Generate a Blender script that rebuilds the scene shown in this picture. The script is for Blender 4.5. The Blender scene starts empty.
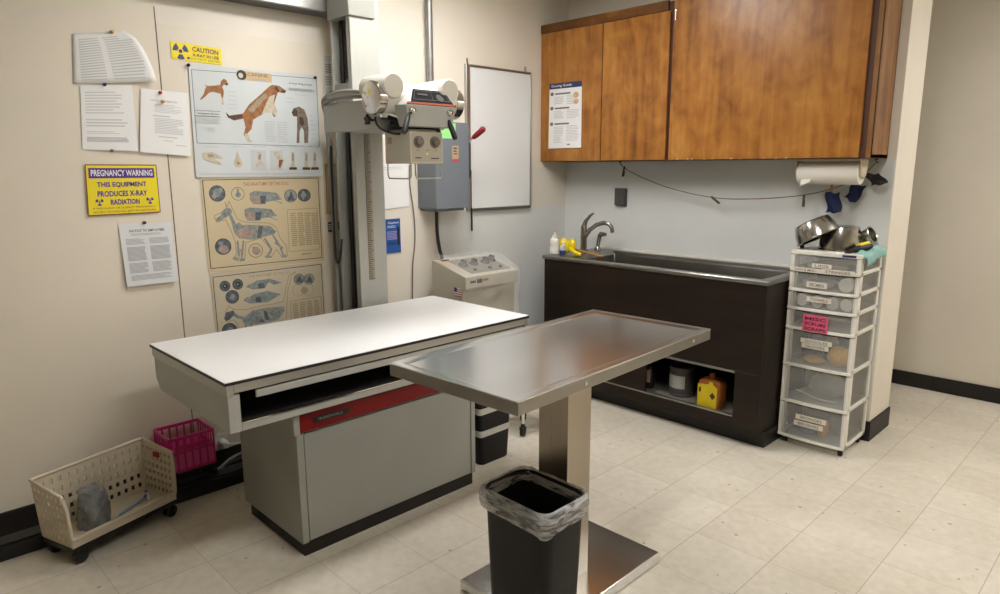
import bpy, math, random
from mathutils import Vector, Matrix
random.seed(7)
SC = bpy.context.scene
COL = SC.collection
PI = math.pi
U = 0.3048                      # one floor tile
XA, YB = -1.097, 0.914          # left wall plane, back wall plane
ZC = 2.75                       # ceiling

# ------------------------------------------------------------------ camera
CAM = Vector((2.18080, -2.99322, 1.48687)); FPX = 677.728
YAW, PITCH, ROLL = 2.36424643, 0.188581777, -0.00375724336
def cam_axes():
    cy, sy, cp, sp = math.cos(YAW), math.sin(YAW), math.cos(PITCH), math.sin(PITCH)
    f = Vector((cy*cp, sy*cp, -sp)); r = Vector((sy, -cy, 0)); u = r.cross(f)
    cr, sr = math.cos(ROLL), math.sin(ROLL)
    return r*cr + u*sr, u*cr - r*sr, f
AR, AU, AF = cam_axes()
cd = bpy.data.cameras.new('camera'); cam = bpy.data.objects.new('camera', cd); COL.objects.link(cam)
cd.sensor_fit = 'HORIZONTAL'; cd.sensor_width = 36; cd.lens = FPX/1000*36; cd.clip_start = .02
cam.matrix_world = Matrix(((AR.x, AU.x, -AF.x, CAM.x), (AR.y, AU.y, -AF.y, CAM.y), (AR.z, AU.z, -AF.z, CAM.z), (0, 0, 0, 1)))
SC.camera = cam
def on(ax, v, px, py):          # the point of the plane axis=v that a photo position looks at
    d = AF + AR*((px-500)/FPX) - AU*((py-297)/FPX)
    return CAM + d*((v-CAM[ax])/d[ax])
def wa(px, py, off=0.0): return on(0, XA+off, px, py)

# ------------------------------------------------------------------ materials
MATS = {}
def lin(c):
    return tuple(((v/255)/12.92 if v/255 <= .04045 else ((v/255+.055)/1.055)**2.4) for v in c)
def mat(name, rgb, rough=.5, metal=0.0, var=0.0, vscale=8.0, bump=0.0, bscale=60.0, spec=.5, stretch=(1, 1, 1), alpha=1.0, trans=0.0, emit=0.0, coat=0.0):
    if name in MATS: return MATS[name]
    m = bpy.data.materials.new(name); m.use_nodes = True; MATS[name] = m
    nt = m.node_tree; N = nt.nodes; L = nt.links
    b = N['Principled BSDF']; c = lin(rgb) + (1,)
    b.inputs['Base Color'].default_value = c; b.inputs['Roughness'].default_value = rough
    b.inputs['Metallic'].default_value = metal; b.inputs['Specular IOR Level'].default_value = spec
    b.inputs['Alpha'].default_value = alpha; b.inputs['Transmission Weight'].default_value = trans
    b.inputs['Coat Weight'].default_value = coat
    if emit:
        b.inputs['Emission Color'].default_value = c; b.inputs['Emission Strength'].default_value = emit
    if var or bump:
        tc = N.new('ShaderNodeTexCoord'); mp = N.new('ShaderNodeMapping'); mp.inputs['Scale'].default_value = stretch
        L.new(tc.outputs['Object'], mp.inputs['Vector'])
    if var:
        n = N.new('ShaderNodeTexNoise'); n.inputs['Scale'].default_value = vscale; n.inputs['Detail'].default_value = 6
        L.new(mp.outputs[0], n.inputs['Vector'])
        r = N.new('ShaderNodeValToRGB'); L.new(n.outputs['Fac'], r.inputs['Fac'])
        r.color_ramp.elements[0].position = .3; r.color_ramp.elements[1].position = .7
        r.color_ramp.elements[0].color = tuple(v*(1-var) for v in c[:3]) + (1,)
        r.color_ramp.elements[1].color = tuple(min(1, v*(1+var)) for v in c[:3]) + (1,)
        L.new(r.outputs['Color'], b.inputs['Base Color'])
    if bump:
        n2 = N.new('ShaderNodeTexNoise'); n2.inputs['Scale'].default_value = bscale; n2.inputs['Detail'].default_value = 4
        L.new(mp.outputs[0], n2.inputs['Vector'])
        bp = N.new('ShaderNodeBump'); bp.inputs['Strength'].default_value = bump; bp.inputs['Distance'].default_value = .01
        L.new(n2.outputs['Fac'], bp.inputs['Height']); L.new(bp.outputs[0], b.inputs['Normal'])
    return m
def wood(name, dark, mid, light, scale=(3, 3, .6), rough=.4, fine=(60, 60, 2.2), seed=0, mott=.5):
    m = bpy.data.materials.new(name); m.use_nodes = True; MATS[name] = m
    nt = m.node_tree; N = nt.nodes; L = nt.links; b = N['Principled BSDF']; b.inputs['Roughness'].default_value = rough
    tc = N.new('ShaderNodeTexCoord')
    def noise(sc, s, det, dist):
        mp = N.new('ShaderNodeMapping'); mp.inputs['Scale'].default_value = sc; mp.inputs['Location'].default_value = (seed, seed*2, 0)
        L.new(tc.outputs['Object'], mp.inputs['Vector'])
        n = N.new('ShaderNodeTexNoise'); n.inputs['Scale'].default_value = s; n.inputs['Detail'].default_value = det; n.inputs['Distortion'].default_value = dist
        L.new(mp.outputs[0], n.inputs['Vector']); return n.outputs['Fac']
    def mix(a, bb, f):
        x = N.new('ShaderNodeMix'); x.data_type = 'FLOAT'; x.inputs[0].default_value = f
        L.new(a, x.inputs[2]); L.new(bb, x.inputs[3]); return x.outputs[0]
    f = mix(noise(scale, 1.6, 7, 1.2), noise(fine, 1.0, 3, .3), .3)
    f = mix(f, noise((5, 5, 4), 2.2, 5, .6), mott*.6)
    r = N.new('ShaderNodeValToRGB'); L.new(f, r.inputs['Fac'])
    b.inputs['Specular IOR Level'].default_value = .35
    r.color_ramp.elements[0].position = .33; r.color_ramp.elements[0].color = lin(dark)+(1,)
    r.color_ramp.elements[1].position = .68; r.color_ramp.elements[1].color = lin(light)+(1,)
    e = r.color_ramp.elements.new(.5); e.color = lin(mid)+(1,)
    L.new(r.outputs[0], b.inputs['Base Color'])
    return m
def sheer(name, rgb, opac, rough=.3, bump=0):            # thin see-through plastic
    m = bpy.data.materials.new(name); m.use_nodes = True; MATS[name] = m
    nt = m.node_tree; N = nt.nodes; L = nt.links; b = N['Principled BSDF']
    b.inputs['Base Color'].default_value = lin(rgb)+(1,); b.inputs['Roughness'].default_value = rough
    t = N.new('ShaderNodeBsdfTransparent'); mx = N.new('ShaderNodeMixShader'); mx.inputs[0].default_value = opac
    L.new(t.outputs[0], mx.inputs[1]); L.new(b.outputs[0], mx.inputs[2]); L.new(mx.outputs[0], N['Material Output'].inputs['Surface'])
    if bump:
        tc = N.new('ShaderNodeTexCoord'); n = N.new('ShaderNodeTexNoise'); n.inputs['Scale'].default_value = 13; n.inputs['Detail'].default_value = 5; n.inputs['Distortion'].default_value = 1.0
        mp = N.new('ShaderNodeMapping'); mp.inputs['Scale'].default_value = (1, 1, 5)
        L.new(tc.outputs['Object'], mp.inputs['Vector']); L.new(mp.outputs[0], n.inputs['Vector'])
        bp = N.new('ShaderNodeBump'); bp.inputs['Strength'].default_value = bump; bp.inputs['Distance'].default_value = .02
        L.new(n.outputs['Fac'], bp.inputs['Height']); L.new(bp.outputs[0], b.inputs['Normal'])
        r = N.new('ShaderNodeValToRGB'); r.color_ramp.elements[0].position = .35; r.color_ramp.elements[1].position = .7
        r.color_ramp.elements[0].color = (opac*.35,)*3+(1,); r.color_ramp.elements[1].color = (min(1, opac*1.7),)*3+(1,)
        L.new(n.outputs['Fac'], r.inputs['Fac']); L.new(r.outputs[0], mx.inputs[0])
    return m
def floor_mat():
    m = bpy.data.materials.new('vinyl_tile'); m.use_nodes = True
    nt = m.node_tree; N = nt.nodes; L = nt.links; b = N['Principled BSDF']; b.inputs['Roughness'].default_value = .42
    b.inputs['Specular IOR Level'].default_value = .35
    tc = N.new('ShaderNodeTexCoord'); sep = N.new('ShaderNodeSeparateXYZ'); L.new(tc.outputs['Object'], sep.inputs[0])
    def math_(op, a, v=None, c=None):
        n = N.new('ShaderNodeMath'); n.operation = op
        for i, q in enumerate((a, v, c)):
            if q is None: continue
            if isinstance(q, (int, float)): n.inputs[i].default_value = q
            else: L.new(q, n.inputs[i])
        return n.outputs[0]
    lines = []; cells = []
    for i, (ax, wd, st) in enumerate((('X', .0042, 1.0), ('Y', .0042, .62))):
        t = math_('DIVIDE', sep.outputs[ax], U); cells.append(math_('FLOOR', t))
        fr = math_('FRACT', t); d = math_('MINIMUM', fr, math_('SUBTRACT', 1.0, fr))
        mr = N.new('ShaderNodeMapRange'); L.new(d, mr.inputs[0]); mr.inputs[1].default_value = wd*.55; mr.inputs[2].default_value = wd*2.0
        mr.inputs[3].default_value = st; mr.inputs[4].default_value = 0; lines.append(mr.outputs[0])
    line = math_('MAXIMUM', lines[0], lines[1])
    cb = N.new('ShaderNodeCombineXYZ'); L.new(cells[0], cb.inputs[0]); L.new(cells[1], cb.inputs[1])
    wn = N.new('ShaderNodeTexWhiteNoise'); L.new(cb.outputs[0], wn.inputs['Vector'])
    n1 = N.new('ShaderNodeTexNoise'); n1.inputs['Scale'].default_value = 2.2; n1.inputs['Detail'].default_value = 8; L.new(tc.outputs['Object'], n1.inputs['Vector'])
    n2 = N.new('ShaderNodeTexNoise'); n2.inputs['Scale'].default_value = 26; n2.inputs['Detail'].default_value = 5; L.new(tc.outputs['Object'], n2.inputs['Vector'])
    s = math_('ADD', math_('MULTIPLY', n1.outputs['Fac'], .5), math_('ADD', math_('MULTIPLY', n2.outputs['Fac'], .35), math_('MULTIPLY', wn.outputs['Value'], .10)))
    r = N.new('ShaderNodeValToRGB'); L.new(s, r.inputs['Fac'])
    r.color_ramp.elements[0].position = .28; r.color_ramp.elements[0].color = lin((196, 186, 166))+(1,)
    r.color_ramp.elements[1].position = .66; r.color_ramp.elements[1].color = lin((226, 219, 203))+(1,)
    v = N.new('ShaderNodeTexVoronoi'); v.inputs['Scale'].default_value = 17; L.new(tc.outputs['Object'], v.inputs['Vector'])
    sz = math_('MULTIPLY', math_('POWER', math_('FRACT', math_('MULTIPLY', v.outputs['Color'], 7.3)), 3.0), .16)
    speck = math_('MULTIPLY', math_('LESS_THAN', v.outputs['Distance'], sz), .62)
    mx = N.new('ShaderNodeMix'); mx.data_type = 'RGBA'; L.new(math_('MAXIMUM', math_('MULTIPLY', line, .55), speck), mx.inputs[0])
    L.new(r.outputs[0], mx.inputs[6]); mx.inputs[7].default_value = lin((128, 116, 98))+(1,)
    L.new(mx.outputs[2], b.inputs['Base Color'])
    return m

cream = mat('cream_paint', (226, 218, 202), .6, var=.03, vscale=3)
cream2 = mat('cream_panel', (223, 213, 194), .5, var=.035, vscale=2.5)
frp = mat('blue_grey_wallboard', (216, 217, 213), .42, var=.02, vscale=5, bump=.08, bscale=180)
white_ceil = mat('ceiling_white', (225, 222, 214), .8)
black_rub = mat('black_rubber', (22, 21, 20), .5)
base_blk = mat('dark_cove_base', (33, 30, 27), .5, spec=.35)
blackp = mat('black_plastic', (14, 14, 15), .45)
darkp = mat('bin_black', (19, 18, 17), .5, spec=.3)
greyp = mat('grey_enamel', (147, 147, 138), .38, var=.05, vscale=3)
greyl = mat('light_grey_enamel', (168, 168, 159), .38, var=.04, vscale=5)
putty = mat('putty_enamel', (186, 178, 160), .4, var=.03)
hornw = mat('warm_white_enamel', (205, 200, 186), .35)
red_en = mat('red_enamel', (112, 12, 12), .4, spec=.3)
white_l = mat('white_laminate', (230, 230, 228), .3, var=.015, vscale=3)
steel = mat('brushed_steel', (222, 224, 224), .2, 1.0, var=.06, vscale=5, bump=.015, bscale=240, stretch=(1, .12, 1))
steel2 = mat('satin_steel', (170, 160, 146), .34, 1.0, var=.06, vscale=6, bump=.03, bscale=200, stretch=(1, 1, .1))
chrome = mat('polished_steel', (200, 198, 194), .14, 1.0)
bowlm = mat('bowl_steel', (170, 167, 160), .2, 1.0, var=.05, vscale=20)
faucetm = mat('brushed_nickel', (150, 144, 136), .25, 1.0)
sinkm = mat('sink_steel', (150, 148, 143), .3, 1.0, var=.1, vscale=7)
alum = mat('aluminium', (176, 175, 170), .35, .9)
swgrey = mat('switch_grey', (112, 118, 124), .45, var=.04, vscale=6)
swdark = mat('switch_grey_side', (112, 118, 124), .5)
walnut = wood('dark_walnut_laminate', (19, 11, 6), (30, 19, 11), (44, 29, 18), (.5, 2, 5), .5, (2.5, 30, 70), 3, .2)
maples = [wood('amber_maple', (104, 62, 24), (160, 104, 44), (190, 136, 66), (4.2, 4.2, .7), .3, (34, 34, 2.0), sd, .55) for sd in (1, 6, 11)]
maple2 = wood('brown_maple', (92, 58, 28), (134, 92, 50), (160, 114, 66), (3, 6, .5), .42, (30, 40, 2.0), 5)
maple_dk = mat('maple_edge_dark', (74, 40, 16), .5)
paper = mat('white_paper', (233, 232, 228), .6)
paper2 = mat('grey_paper', (218, 219, 217), .6)
poster_w = mat('pale_poster', (205, 210, 209), .3, var=.02, vscale=8)
poster_t = mat('tan_poster', (207, 190, 154), .35, var=.03, vscale=6)
poster_t2 = mat('faded_tan_poster', (203, 190, 163), .35, var=.03, vscale=6)
lamin = mat('clear_laminate_edge', (214, 202, 178), .3)
ink = mat('print_black', (52, 50, 50), .6)
inkg = mat('print_grey', (166, 168, 168), .6)
inkl = mat('print_light_grey', (196, 198, 198), .6)
inkt = mat('print_brown', (120, 102, 74), .6)
inktl = mat('print_tan', (172, 154, 120), .6)
dogb = mat('print_dog_brown', (150, 98, 54), .6, var=.35, vscale=40)
dogd = mat('print_dog_dark', (78, 60, 48), .6, var=.3, vscale=50)
dogc = mat('print_dog_cream', (196, 184, 160), .6, var=.12, vscale=60)
bluegr = mat('print_blue_grey', (132, 140, 140), .6, var=.3, vscale=60)
greyd = mat('print_slate', (88, 96, 102), .6, var=.4, vscale=60)
pinkpr = mat('print_dull_pink', (168, 146, 134), .6, var=.2, vscale=60)
tagt = mat('print_tag_tan', (198, 172, 130), .6)
yel = mat('sign_yellow', (236, 216, 30), .45)
purple = mat('sign_purple', (84, 44, 140), .45)
maroon = mat('sign_maroon', (92, 26, 70), .5)
trefb = mat('sign_slate_blue', (60, 70, 110), .5)
navy = mat('sign_navy', (38, 50, 92), .45)
bluep = mat('notice_blue', (28, 84, 158), .5)
magenta = mat('pink_plastic', (186, 30, 108), .35, coat=.1)
navyp = mat('navy_plastic', (12, 22, 36), .4)
beigep = mat('beige_plastic', (201, 188, 164), .45)
whitep = mat('white_plastic', (228, 224, 212), .35)
teal = mat('teal_cloth', (146, 188, 180), .8, var=.08, vscale=30)
bluecl = mat('blue_cloth', (15, 29, 66), .85, var=.2, vscale=60)
blackcl = mat('black_cloth', (32, 28, 28), .85, var=.3, vscale=60)
yelp = mat('yellow_plastic', (232, 206, 20), .4)
jug_y = mat('jug_yellow', (208, 182, 22), .4, var=.06, vscale=20)
orange = mat('orange_brown', (150, 84, 22), .4)
stickm = mat('bare_wood', (176, 128, 78), .6)
twine = mat('twine', (128, 100, 66), .8)
pinm = mat('brown_clothespin', (84, 68, 46), .7)
cable_g = mat('grey_cable', (140, 138, 130), .5)
cable_b = mat('black_cable', (24, 24, 24), .5)
pinkn = mat('pink_note', (214, 90, 116), .6)
greens = mat('green_sticker', (150, 226, 140), .6)
flag_r = mat('flag_red', (190, 70, 80), .6)
wb = mat('whiteboard_white', (226, 228, 226), .22)
redh = mat('dark_red_plastic', (120, 16, 26), .35)
glow_dark = mat('display_black', (12, 12, 12), .65, spec=.04)
rol = mat('paper_towel', (224, 218, 206), .85, bump=.1, bscale=200)
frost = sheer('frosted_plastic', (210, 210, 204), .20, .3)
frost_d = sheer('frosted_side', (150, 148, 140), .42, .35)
film = sheer('clear_film', (235, 235, 230), .16, .1, 0)
bagm = sheer('clear_bag', (214, 214, 212), .52, .2, .8)
bag_bundle = mat('grey_bag_bundle', (120, 122, 122), .25, var=.4, vscale=30)
inside_blk = mat('bin_inside', (12, 12, 12), .7)
towel_w = mat('rolled_white_cloth', (226, 222, 212), .9, var=.05, vscale=40)
gold = mat('yellow_knit', (222, 166, 40), .8, var=.25, vscale=80)
dgrey = mat('dark_contents', (66, 70, 76), .8, var=.3, vscale=20)
bluesp = mat('blue_grey_sponge', (104, 122, 150), .9)
ofin = mat('orange_sponge', (206, 150, 84), .9)

# ------------------------------------------------------------------ mesh building
class MB:
    def __init__(s): s.v = []; s.f = []; s.m = []
    def add(s, verts, faces, m=0):
        o = len(s.v); s.v += [Vector(p) for p in verts]
        for f in faces: s.f.append([o+i for i in f]); s.m.append(m)
        return s
    def box(s, x0, x1, y0, y1, z0, z1, m=0):
        x0, x1 = min(x0, x1), max(x0, x1); y0, y1 = min(y0, y1), max(y0, y1); z0, z1 = min(z0, z1), max(z0, z1)
        return s.add([(x0, y0, z0), (x1, y0, z0), (x1, y1, z0), (x0, y1, z0), (x0, y0, z1), (x1, y0, z1), (x1, y1, z1), (x0, y1, z1)],
                     [(0, 3, 2, 1), (4, 5, 6, 7), (0, 1, 5, 4), (1, 2, 6, 5), (2, 3, 7, 6), (3, 0, 4, 7)], m)
    def obox(s, c, a, b, d, m=0):              # oriented box: centre and three half vectors
        c, a, b, d = Vector(c), Vector(a), Vector(b), Vector(d)
        if a.cross(b).dot(d) < 0: d = -d
        P = [c-a-b-d, c+a-b-d, c+a+b-d, c-a+b-d, c-a-b+d, c+a-b+d, c+a+b+d, c-a+b+d]
        return s.add(P, [(0, 3, 2, 1), (4, 5, 6, 7), (0, 1, 5, 4), (1, 2, 6, 5), (2, 3, 7, 6), (3, 0, 4, 7)], m)
    def bar(s, p, q, w, t, nrm, m=0):          # bar from p to q, t thick along nrm, w wide across
        p, q, nrm = Vector(p), Vector(q), Vector(nrm).normalized(); d = (q-p)/2
        side = d.cross(nrm).normalized()
        return s.obox((p+q)/2, d, side*(w/2), nrm*(t/2), m)
    def prism(s, pts, ext, m=0):               # polygon pushed along ext
        pts = [Vector(p) for p in pts]; ext = Vector(ext); n = len(pts)
        nr = Vector((0, 0, 0))
        for i in range(n): nr += pts[i].cross(pts[(i+1) % n])
        if nr.dot(ext) > 0: pts = pts[::-1]
        fs = [tuple(range(n)), tuple(range(2*n-1, n-1, -1))]
        for i in range(n):
            j = (i+1) % n; fs.append((j, i, n+i, n+j))
        return s.add(pts+[p+ext for p in pts], fs, m)
    def poly(s, pts, m=0): return s.add(pts, [tuple(range(len(pts)))], m)
    def loft(s, rings, m=0, cap0=True, cap1=True, closed=True):
        n = len(rings[0]); fs = []
        for k in range(len(rings)-1):
            for i in range(n if closed else n-1):
                j = (i+1) % n; fs.append((k*n+i, k*n+j, (k+1)*n+j, (k+1)*n+i))
        if cap0: fs.append(tuple(range(n-1, -1, -1)))
        if cap1: fs.append(tuple((len(rings)-1)*n+i for i in range(n)))
        return s.add([p for r in rings for p in r], fs, m)
    def lathe(s, prof, c=(0, 0, 0), axis=(0, 0, 1), n=28, m=0, cap0=True, cap1=True):   # prof: (radius, height)
        w = Vector(axis).normalized(); a = w.orthogonal().normalized(); b = w.cross(a); c = Vector(c)
        return s.loft([[c+w*h+a*(r*math.cos(2*PI*i/n))+b*(r*math.sin(2*PI*i/n)) for i in range(n)] for r, h in prof], m, cap0, cap1)
    def cyl(s, p, q, r, r2=None, n=20, m=0):
        p, q = Vector(p), Vector(q); return s.lathe([(r, 0), (r if r2 is None else r2, (q-p).length)], p, q-p, n, m)
    def tube(s, pts, r, n=8, m=0, smooth=0):
        P = [Vector(p) for p in pts]
        for _ in range(smooth):
            Q = [P[0]]
            for i in range(len(P)-1): Q += [P[i]*.75+P[i+1]*.25, P[i]*.25+P[i+1]*.75]
            P = Q+[P[-1]]
        rings = []; a = None
        for i, p in enumerate(P):
            t = (P[min(i+1, len(P)-1)]-P[max(i-1, 0)]).normalized()
            a = t.orthogonal().normalized() if a is None else (a-t*a.dot(t)).normalized()
            b = t.cross(a); rr = r[i] if isinstance(r, (list, tuple)) else r
            rings.append([p+a*(rr*math.cos(2*PI*k/n))+b*(rr*math.sin(2*PI*k/n)) for k in range(n)])
        return s.loft(rings, m)
    def ball(s, c, rx, ry=None, rz=None, n=16, m=0):
        ry = ry or rx; rz = rz or rx; c = Vector(c); k = n//2
        return s.loft([[c+Vector((rx*math.sin(PI*(j+.02)/(k+.04))*math.cos(2*PI*i/n), ry*math.sin(PI*(j+.02)/(k+.04))*math.sin(2*PI*i/n), -rz*math.cos(PI*(j+.02)/(k+.04)))) for i in range(n)] for j in range(k+1)], m)
    def grid(s, fn, nu, nv, m=0, hole=None):
        vs = [fn(i/nu, j/nv) for j in range(nv+1) for i in range(nu+1)]
        fs = [(j*(nu+1)+i, j*(nu+1)+i+1, (j+1)*(nu+1)+i+1, (j+1)*(nu+1)+i) for j in range(nv) for i in range(nu) if not (hole and hole(i, j))]
        return s.add(vs, fs, m)

ROOT = {}
def link_mesh(name, mb, mats, M=None):
    me = bpy.data.meshes.new(name)
    vs = [M @ v for v in mb.v] if M else mb.v
    me.from_pydata([tuple(v) for v in vs], [], mb.f)
    for m in (mats if isinstance(mats, (list, tuple)) else [mats]): me.materials.append(m)
    me.polygons.foreach_set('material_index', mb.m); me.update()
    o = bpy.data.objects.new(name, me); COL.objects.link(o); return o
def finish(o, bevel=0, smooth=None, solid=0, sub=0):
    if smooth:
        o.data.polygons.foreach_set('use_smooth', [True]*len(o.data.polygons))
        o.data.set_sharp_from_angle(angle=math.radians(smooth))
    if solid:
        md = o.modifiers.new('solid', 'SOLIDIFY'); md.thickness = solid; md.offset = 0
    if sub:
        md = o.modifiers.new('sub', 'SUBSURF'); md.levels = sub; md.render_levels = sub
    if bevel:
        md = o.modifiers.new('bevel', 'BEVEL'); md.width = bevel; md.segments = 2; md.limit_method = 'ANGLE'; md.angle_limit = math.radians(40)
    return o
def props(o, label=None, cat=None, group=None, kind=None):
    if label: o['label'] = label
    if cat: o['category'] = cat
    if group: o['group'] = group
    if kind: o['kind'] = kind
    return o
def thing(name, label, cat, loc, group=None, rotz=0):
    o = bpy.data.objects.new(name, None); COL.objects.link(o); o.empty_display_size = .05
    o.location = loc; o.rotation_euler = (0, 0, rotz)
    ROOT[o] = Matrix.Translation(Vector(loc)) @ Matrix.Rotation(rotz, 4, 'Z')
    return props(o, label, cat, group)
def part(name, mb, mats, parent, bevel=0, smooth=35, label=None, solid=0, sub=0, local=False):
    M = ROOT[parent]
    o = link_mesh(name, mb, mats, None if local else M.inverted()); o.parent = parent; ROOT[o] = M
    if label: o['label'] = label
    return finish(o, bevel, smooth, solid, sub)
def one(name, label, cat, mb, mats, bevel=0, smooth=35, group=None, solid=0, sub=0):
    lo = Vector([min(v[i] for v in mb.v) for i in range(3)]); hi = Vector([max(v[i] for v in mb.v) for i in range(3)])
    base = Vector(((lo.x+hi.x)/2, (lo.y+hi.y)/2, lo.z))
    o = link_mesh(name, mb, mats, Matrix.Translation(-base)); o.location = base; ROOT[o] = Matrix.Translation(base)
    props(o, label, cat, group); return finish(o, bevel, smooth, solid, sub)
def struct(name, mb, mats, bevel=0, smooth=None):
    o = link_mesh(name, mb, mats); o['kind'] = 'structure'; return finish(o, bevel, smooth)

def letters(s, bold=0.0):                       # flat outlines of a line of writing, in a unit box
    cu = bpy.data.curves.new('writing', 'FONT'); cu.body = s; cu.size = 1; cu.offset = bold; cu.resolution_u = 2
    t = bpy.data.objects.new('writing', cu); COL.objects.link(t)
    dg = bpy.context.evaluated_depsgraph_get(); dg.update()
    me = bpy.data.meshes.new_from_object(t.evaluated_get(dg))
    vs = [v.co.copy() for v in me.vertices]; fs = [tuple(p.vertices) for p in me.polygons]
    bpy.data.objects.remove(t); bpy.data.curves.remove(cu); bpy.data.meshes.remove(me)
    if not vs: return [], []
    x0 = min(v.x for v in vs); x1 = max(v.x for v in vs); y0 = min(v.y for v in vs); y1 = max(v.y for v in vs)
    return [((v.x-x0)/max(1e-6, x1-x0), (v.y-y0)/max(1e-6, y1-y0)) for v in vs], fs
class Sheet:
    """a flat sheet through four corners (tl, tr, br, bl); u runs right, v runs down, both 0..1; prints stand just off its face"""
    def __init__(s, tl, tr, br, bl, nrm):
        s.c = [Vector(p) for p in (tl, tr, br, bl)]; s.n = Vector(nrm).normalized(); s.print = MB(); s.lift = (0, 0)
    def at(s, u, v, off=0.0):
        a = s.c[0].lerp(s.c[1], u); b = s.c[3].lerp(s.c[2], u); return a.lerp(b, v)+s.n*(off+s.lift[0]*u*v+s.lift[1]*v)
    def body(s, th=.0012, nu=1, nv=1, m=0):
        mb = MB(); mb.grid(lambda u, v: s.at(u, 1-v, th), nu, nv, m)
        return mb
    def p(s, pts, m=0, off=.0018): off += 1.5e-6*len(s.print.f); s.print.poly([s.at(u, v, off) for u, v in pts], m)
    def r(s, u0, v0, u1, v1, m=0, off=.0018): s.p([(u0, v1), (u1, v1), (u1, v0), (u0, v0)], m, off)
    def frame(s, u0, v0, u1, v1, w, h, m=0):
        s.r(u0, v0, u1, v0+h, m); s.r(u0, v1-h, u1, v1, m); s.r(u0, v0, u0+w, v1, m); s.r(u1-w, v0, u1, v1, m)
    def circ(s, u, v, ru, rv, m=0, off=.0018, n=20): s.p([(u+ru*math.cos(2*PI*i/n), v-rv*math.sin(2*PI*i/n)) for i in range(n)], m, off)
    def ring(s, u, v, ru, rv, m=0, k=.86, off=.0018, n=20):
        for i in range(n):
            a, b = 2*PI*i/n, 2*PI*(i+1)/n
            s.p([(u+ru*math.cos(a), v-rv*math.sin(a)), (u+ru*math.cos(b), v-rv*math.sin(b)), (u+ru*k*math.cos(b), v-rv*k*math.sin(b)), (u+ru*k*math.cos(a), v-rv*k*math.sin(a))], m, off)
    def path(s, pts, w, m=0, off=.002, asp=1.0):
        for (a, b), (c, d) in zip(pts, pts[1:]):
            dx, dy = c-a, (d-b)/asp; l = math.hypot(dx, dy) or 1; nx, ny = -dy/l*w/2, dx/l*w/2*asp
            s.p([(a+nx, b+ny), (c+nx, d+ny), (c-nx, d-ny), (a-nx, b-ny)][::-1], m, off)
    def text(s, t, u0, v0, u1, v1, m=0, bold=.012, off=.0024):
        vs, fs = letters(t, bold); s.print.add([s.at(u0+(u1-u0)*x, v1+(v0-v1)*y, off) for x, y in vs], fs, m)
    def lines(s, u0, v0, u1, v1, n, m=0, fill=.5, short=.35, seed=1):
        rr = random.Random(seed); h = (v1-v0)/n
        for i in range(n):
            e = u1-(u1-u0)*(rr.random()*short if rr.random() < .5 else rr.random()*.06)
            s.r(u0, v0+i*h, e, v0+i*h+h*fill, m)
def wall_sheet(px, off=0.0, lift=(0, 0)):
    s = Sheet(*[wa(x, y, .0018+off) for x, y in px], (1, 0, 0)); s.lift = lift; return s
def hang(name, label, cat, sh, sheet_mat, prints, group=None, n=1, th=.0012):
    c = sh.at(.5, 1)
    t = thing(name, label, cat, c, group)
    part('sheet', sh.body(th, n, n), sheet_mat, t, solid=.0006, smooth=None)
    if th > .0012:
        for i in range(len(sh.print.v)): sh.print.v[i] = sh.print.v[i]+sh.n*(th-.0012)
    if sh.print.f: part('print', sh.print, prints, t, smooth=None)
    return t

# ------------------------------------------------------------------ the room
mb = MB(); mb.box(-2.4, 4.2, -7.6, 4.2, -.05, 0); struct('floor', mb, floor_mat())
mb = MB(); mb.box(-2.4, 4.2, -7.6, 4.2, ZC, ZC+.05); struct('ceiling', mb, white_ceil)
mb = MB(); mb.box(XA-.12, XA, -7.6, YB+.33, 0, ZC); struct('wall_left', mb, cream)
mb = MB(); mb.box(XA, 1.091, YB, YB+.33, 0, ZC); struct('wall_back', mb, cream)
mb = MB(); mb.box(-2.4, 4.2, 2.15, 2.27, 0, ZC); struct('wall_far', mb, cream)
mb = MB(); mb.box(4.1, 4.2, -7.6, 2.15, 0, ZC); struct('wall_right', mb, cream)
mb = MB(); mb.box(-1.097, 4.1, -7.6, -7.5, 0, ZC); struct('wall_front', mb, cream)
mb = MB(); mb.box(-2.4, -2.3, YB+.33, 2.15, 0, ZC); struct('wall_end', mb, cream)
# blue-grey wallboard around the sink, cream sheets behind the charts, seams, base
mb = MB(); mb.box(XA+.0005, 1.086, YB-.004, YB, .0, 1.519); struct('trim_1', mb, frp)
mb = MB(); mb.box(XA, XA+.004, -.29, YB-.004, .0, 1.213); struct('trim_2', mb, frp)
mb = MB(); mb.box(XA, XA+.0015, -3.9, -1.871, .0, 2.2); mb.box(XA, XA+.0015, -1.866, -.9, .0, 2.112); struct('trim_3', mb, cream2)
mb = MB(); mb.box(XA, XA+.0018, -1.8715, -1.8665, .1, 2.18); struct('trim_4', mb, mat('seam_brown', (110, 98, 84), .8))  # dark joint between the wall sheets
mb = MB(); mb.box(XA, XA+.012, -7.5, YB-.01, 0, .10); struct('baseboard_left', mb, base_blk, .003)
mb = MB(); mb.box(1.091, 1.101, YB-.010, YB+.335, 0, .115); mb.box(1.02, 1.091, YB-.010, YB-.004, 0, .115); struct('baseboard_back', mb, base_blk, .003)
mb = MB(); mb.box(-2.3, 4.1, 2.138, 2.15, 0, .10); struct('baseboard_far', mb, base_blk, .003)

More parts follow.
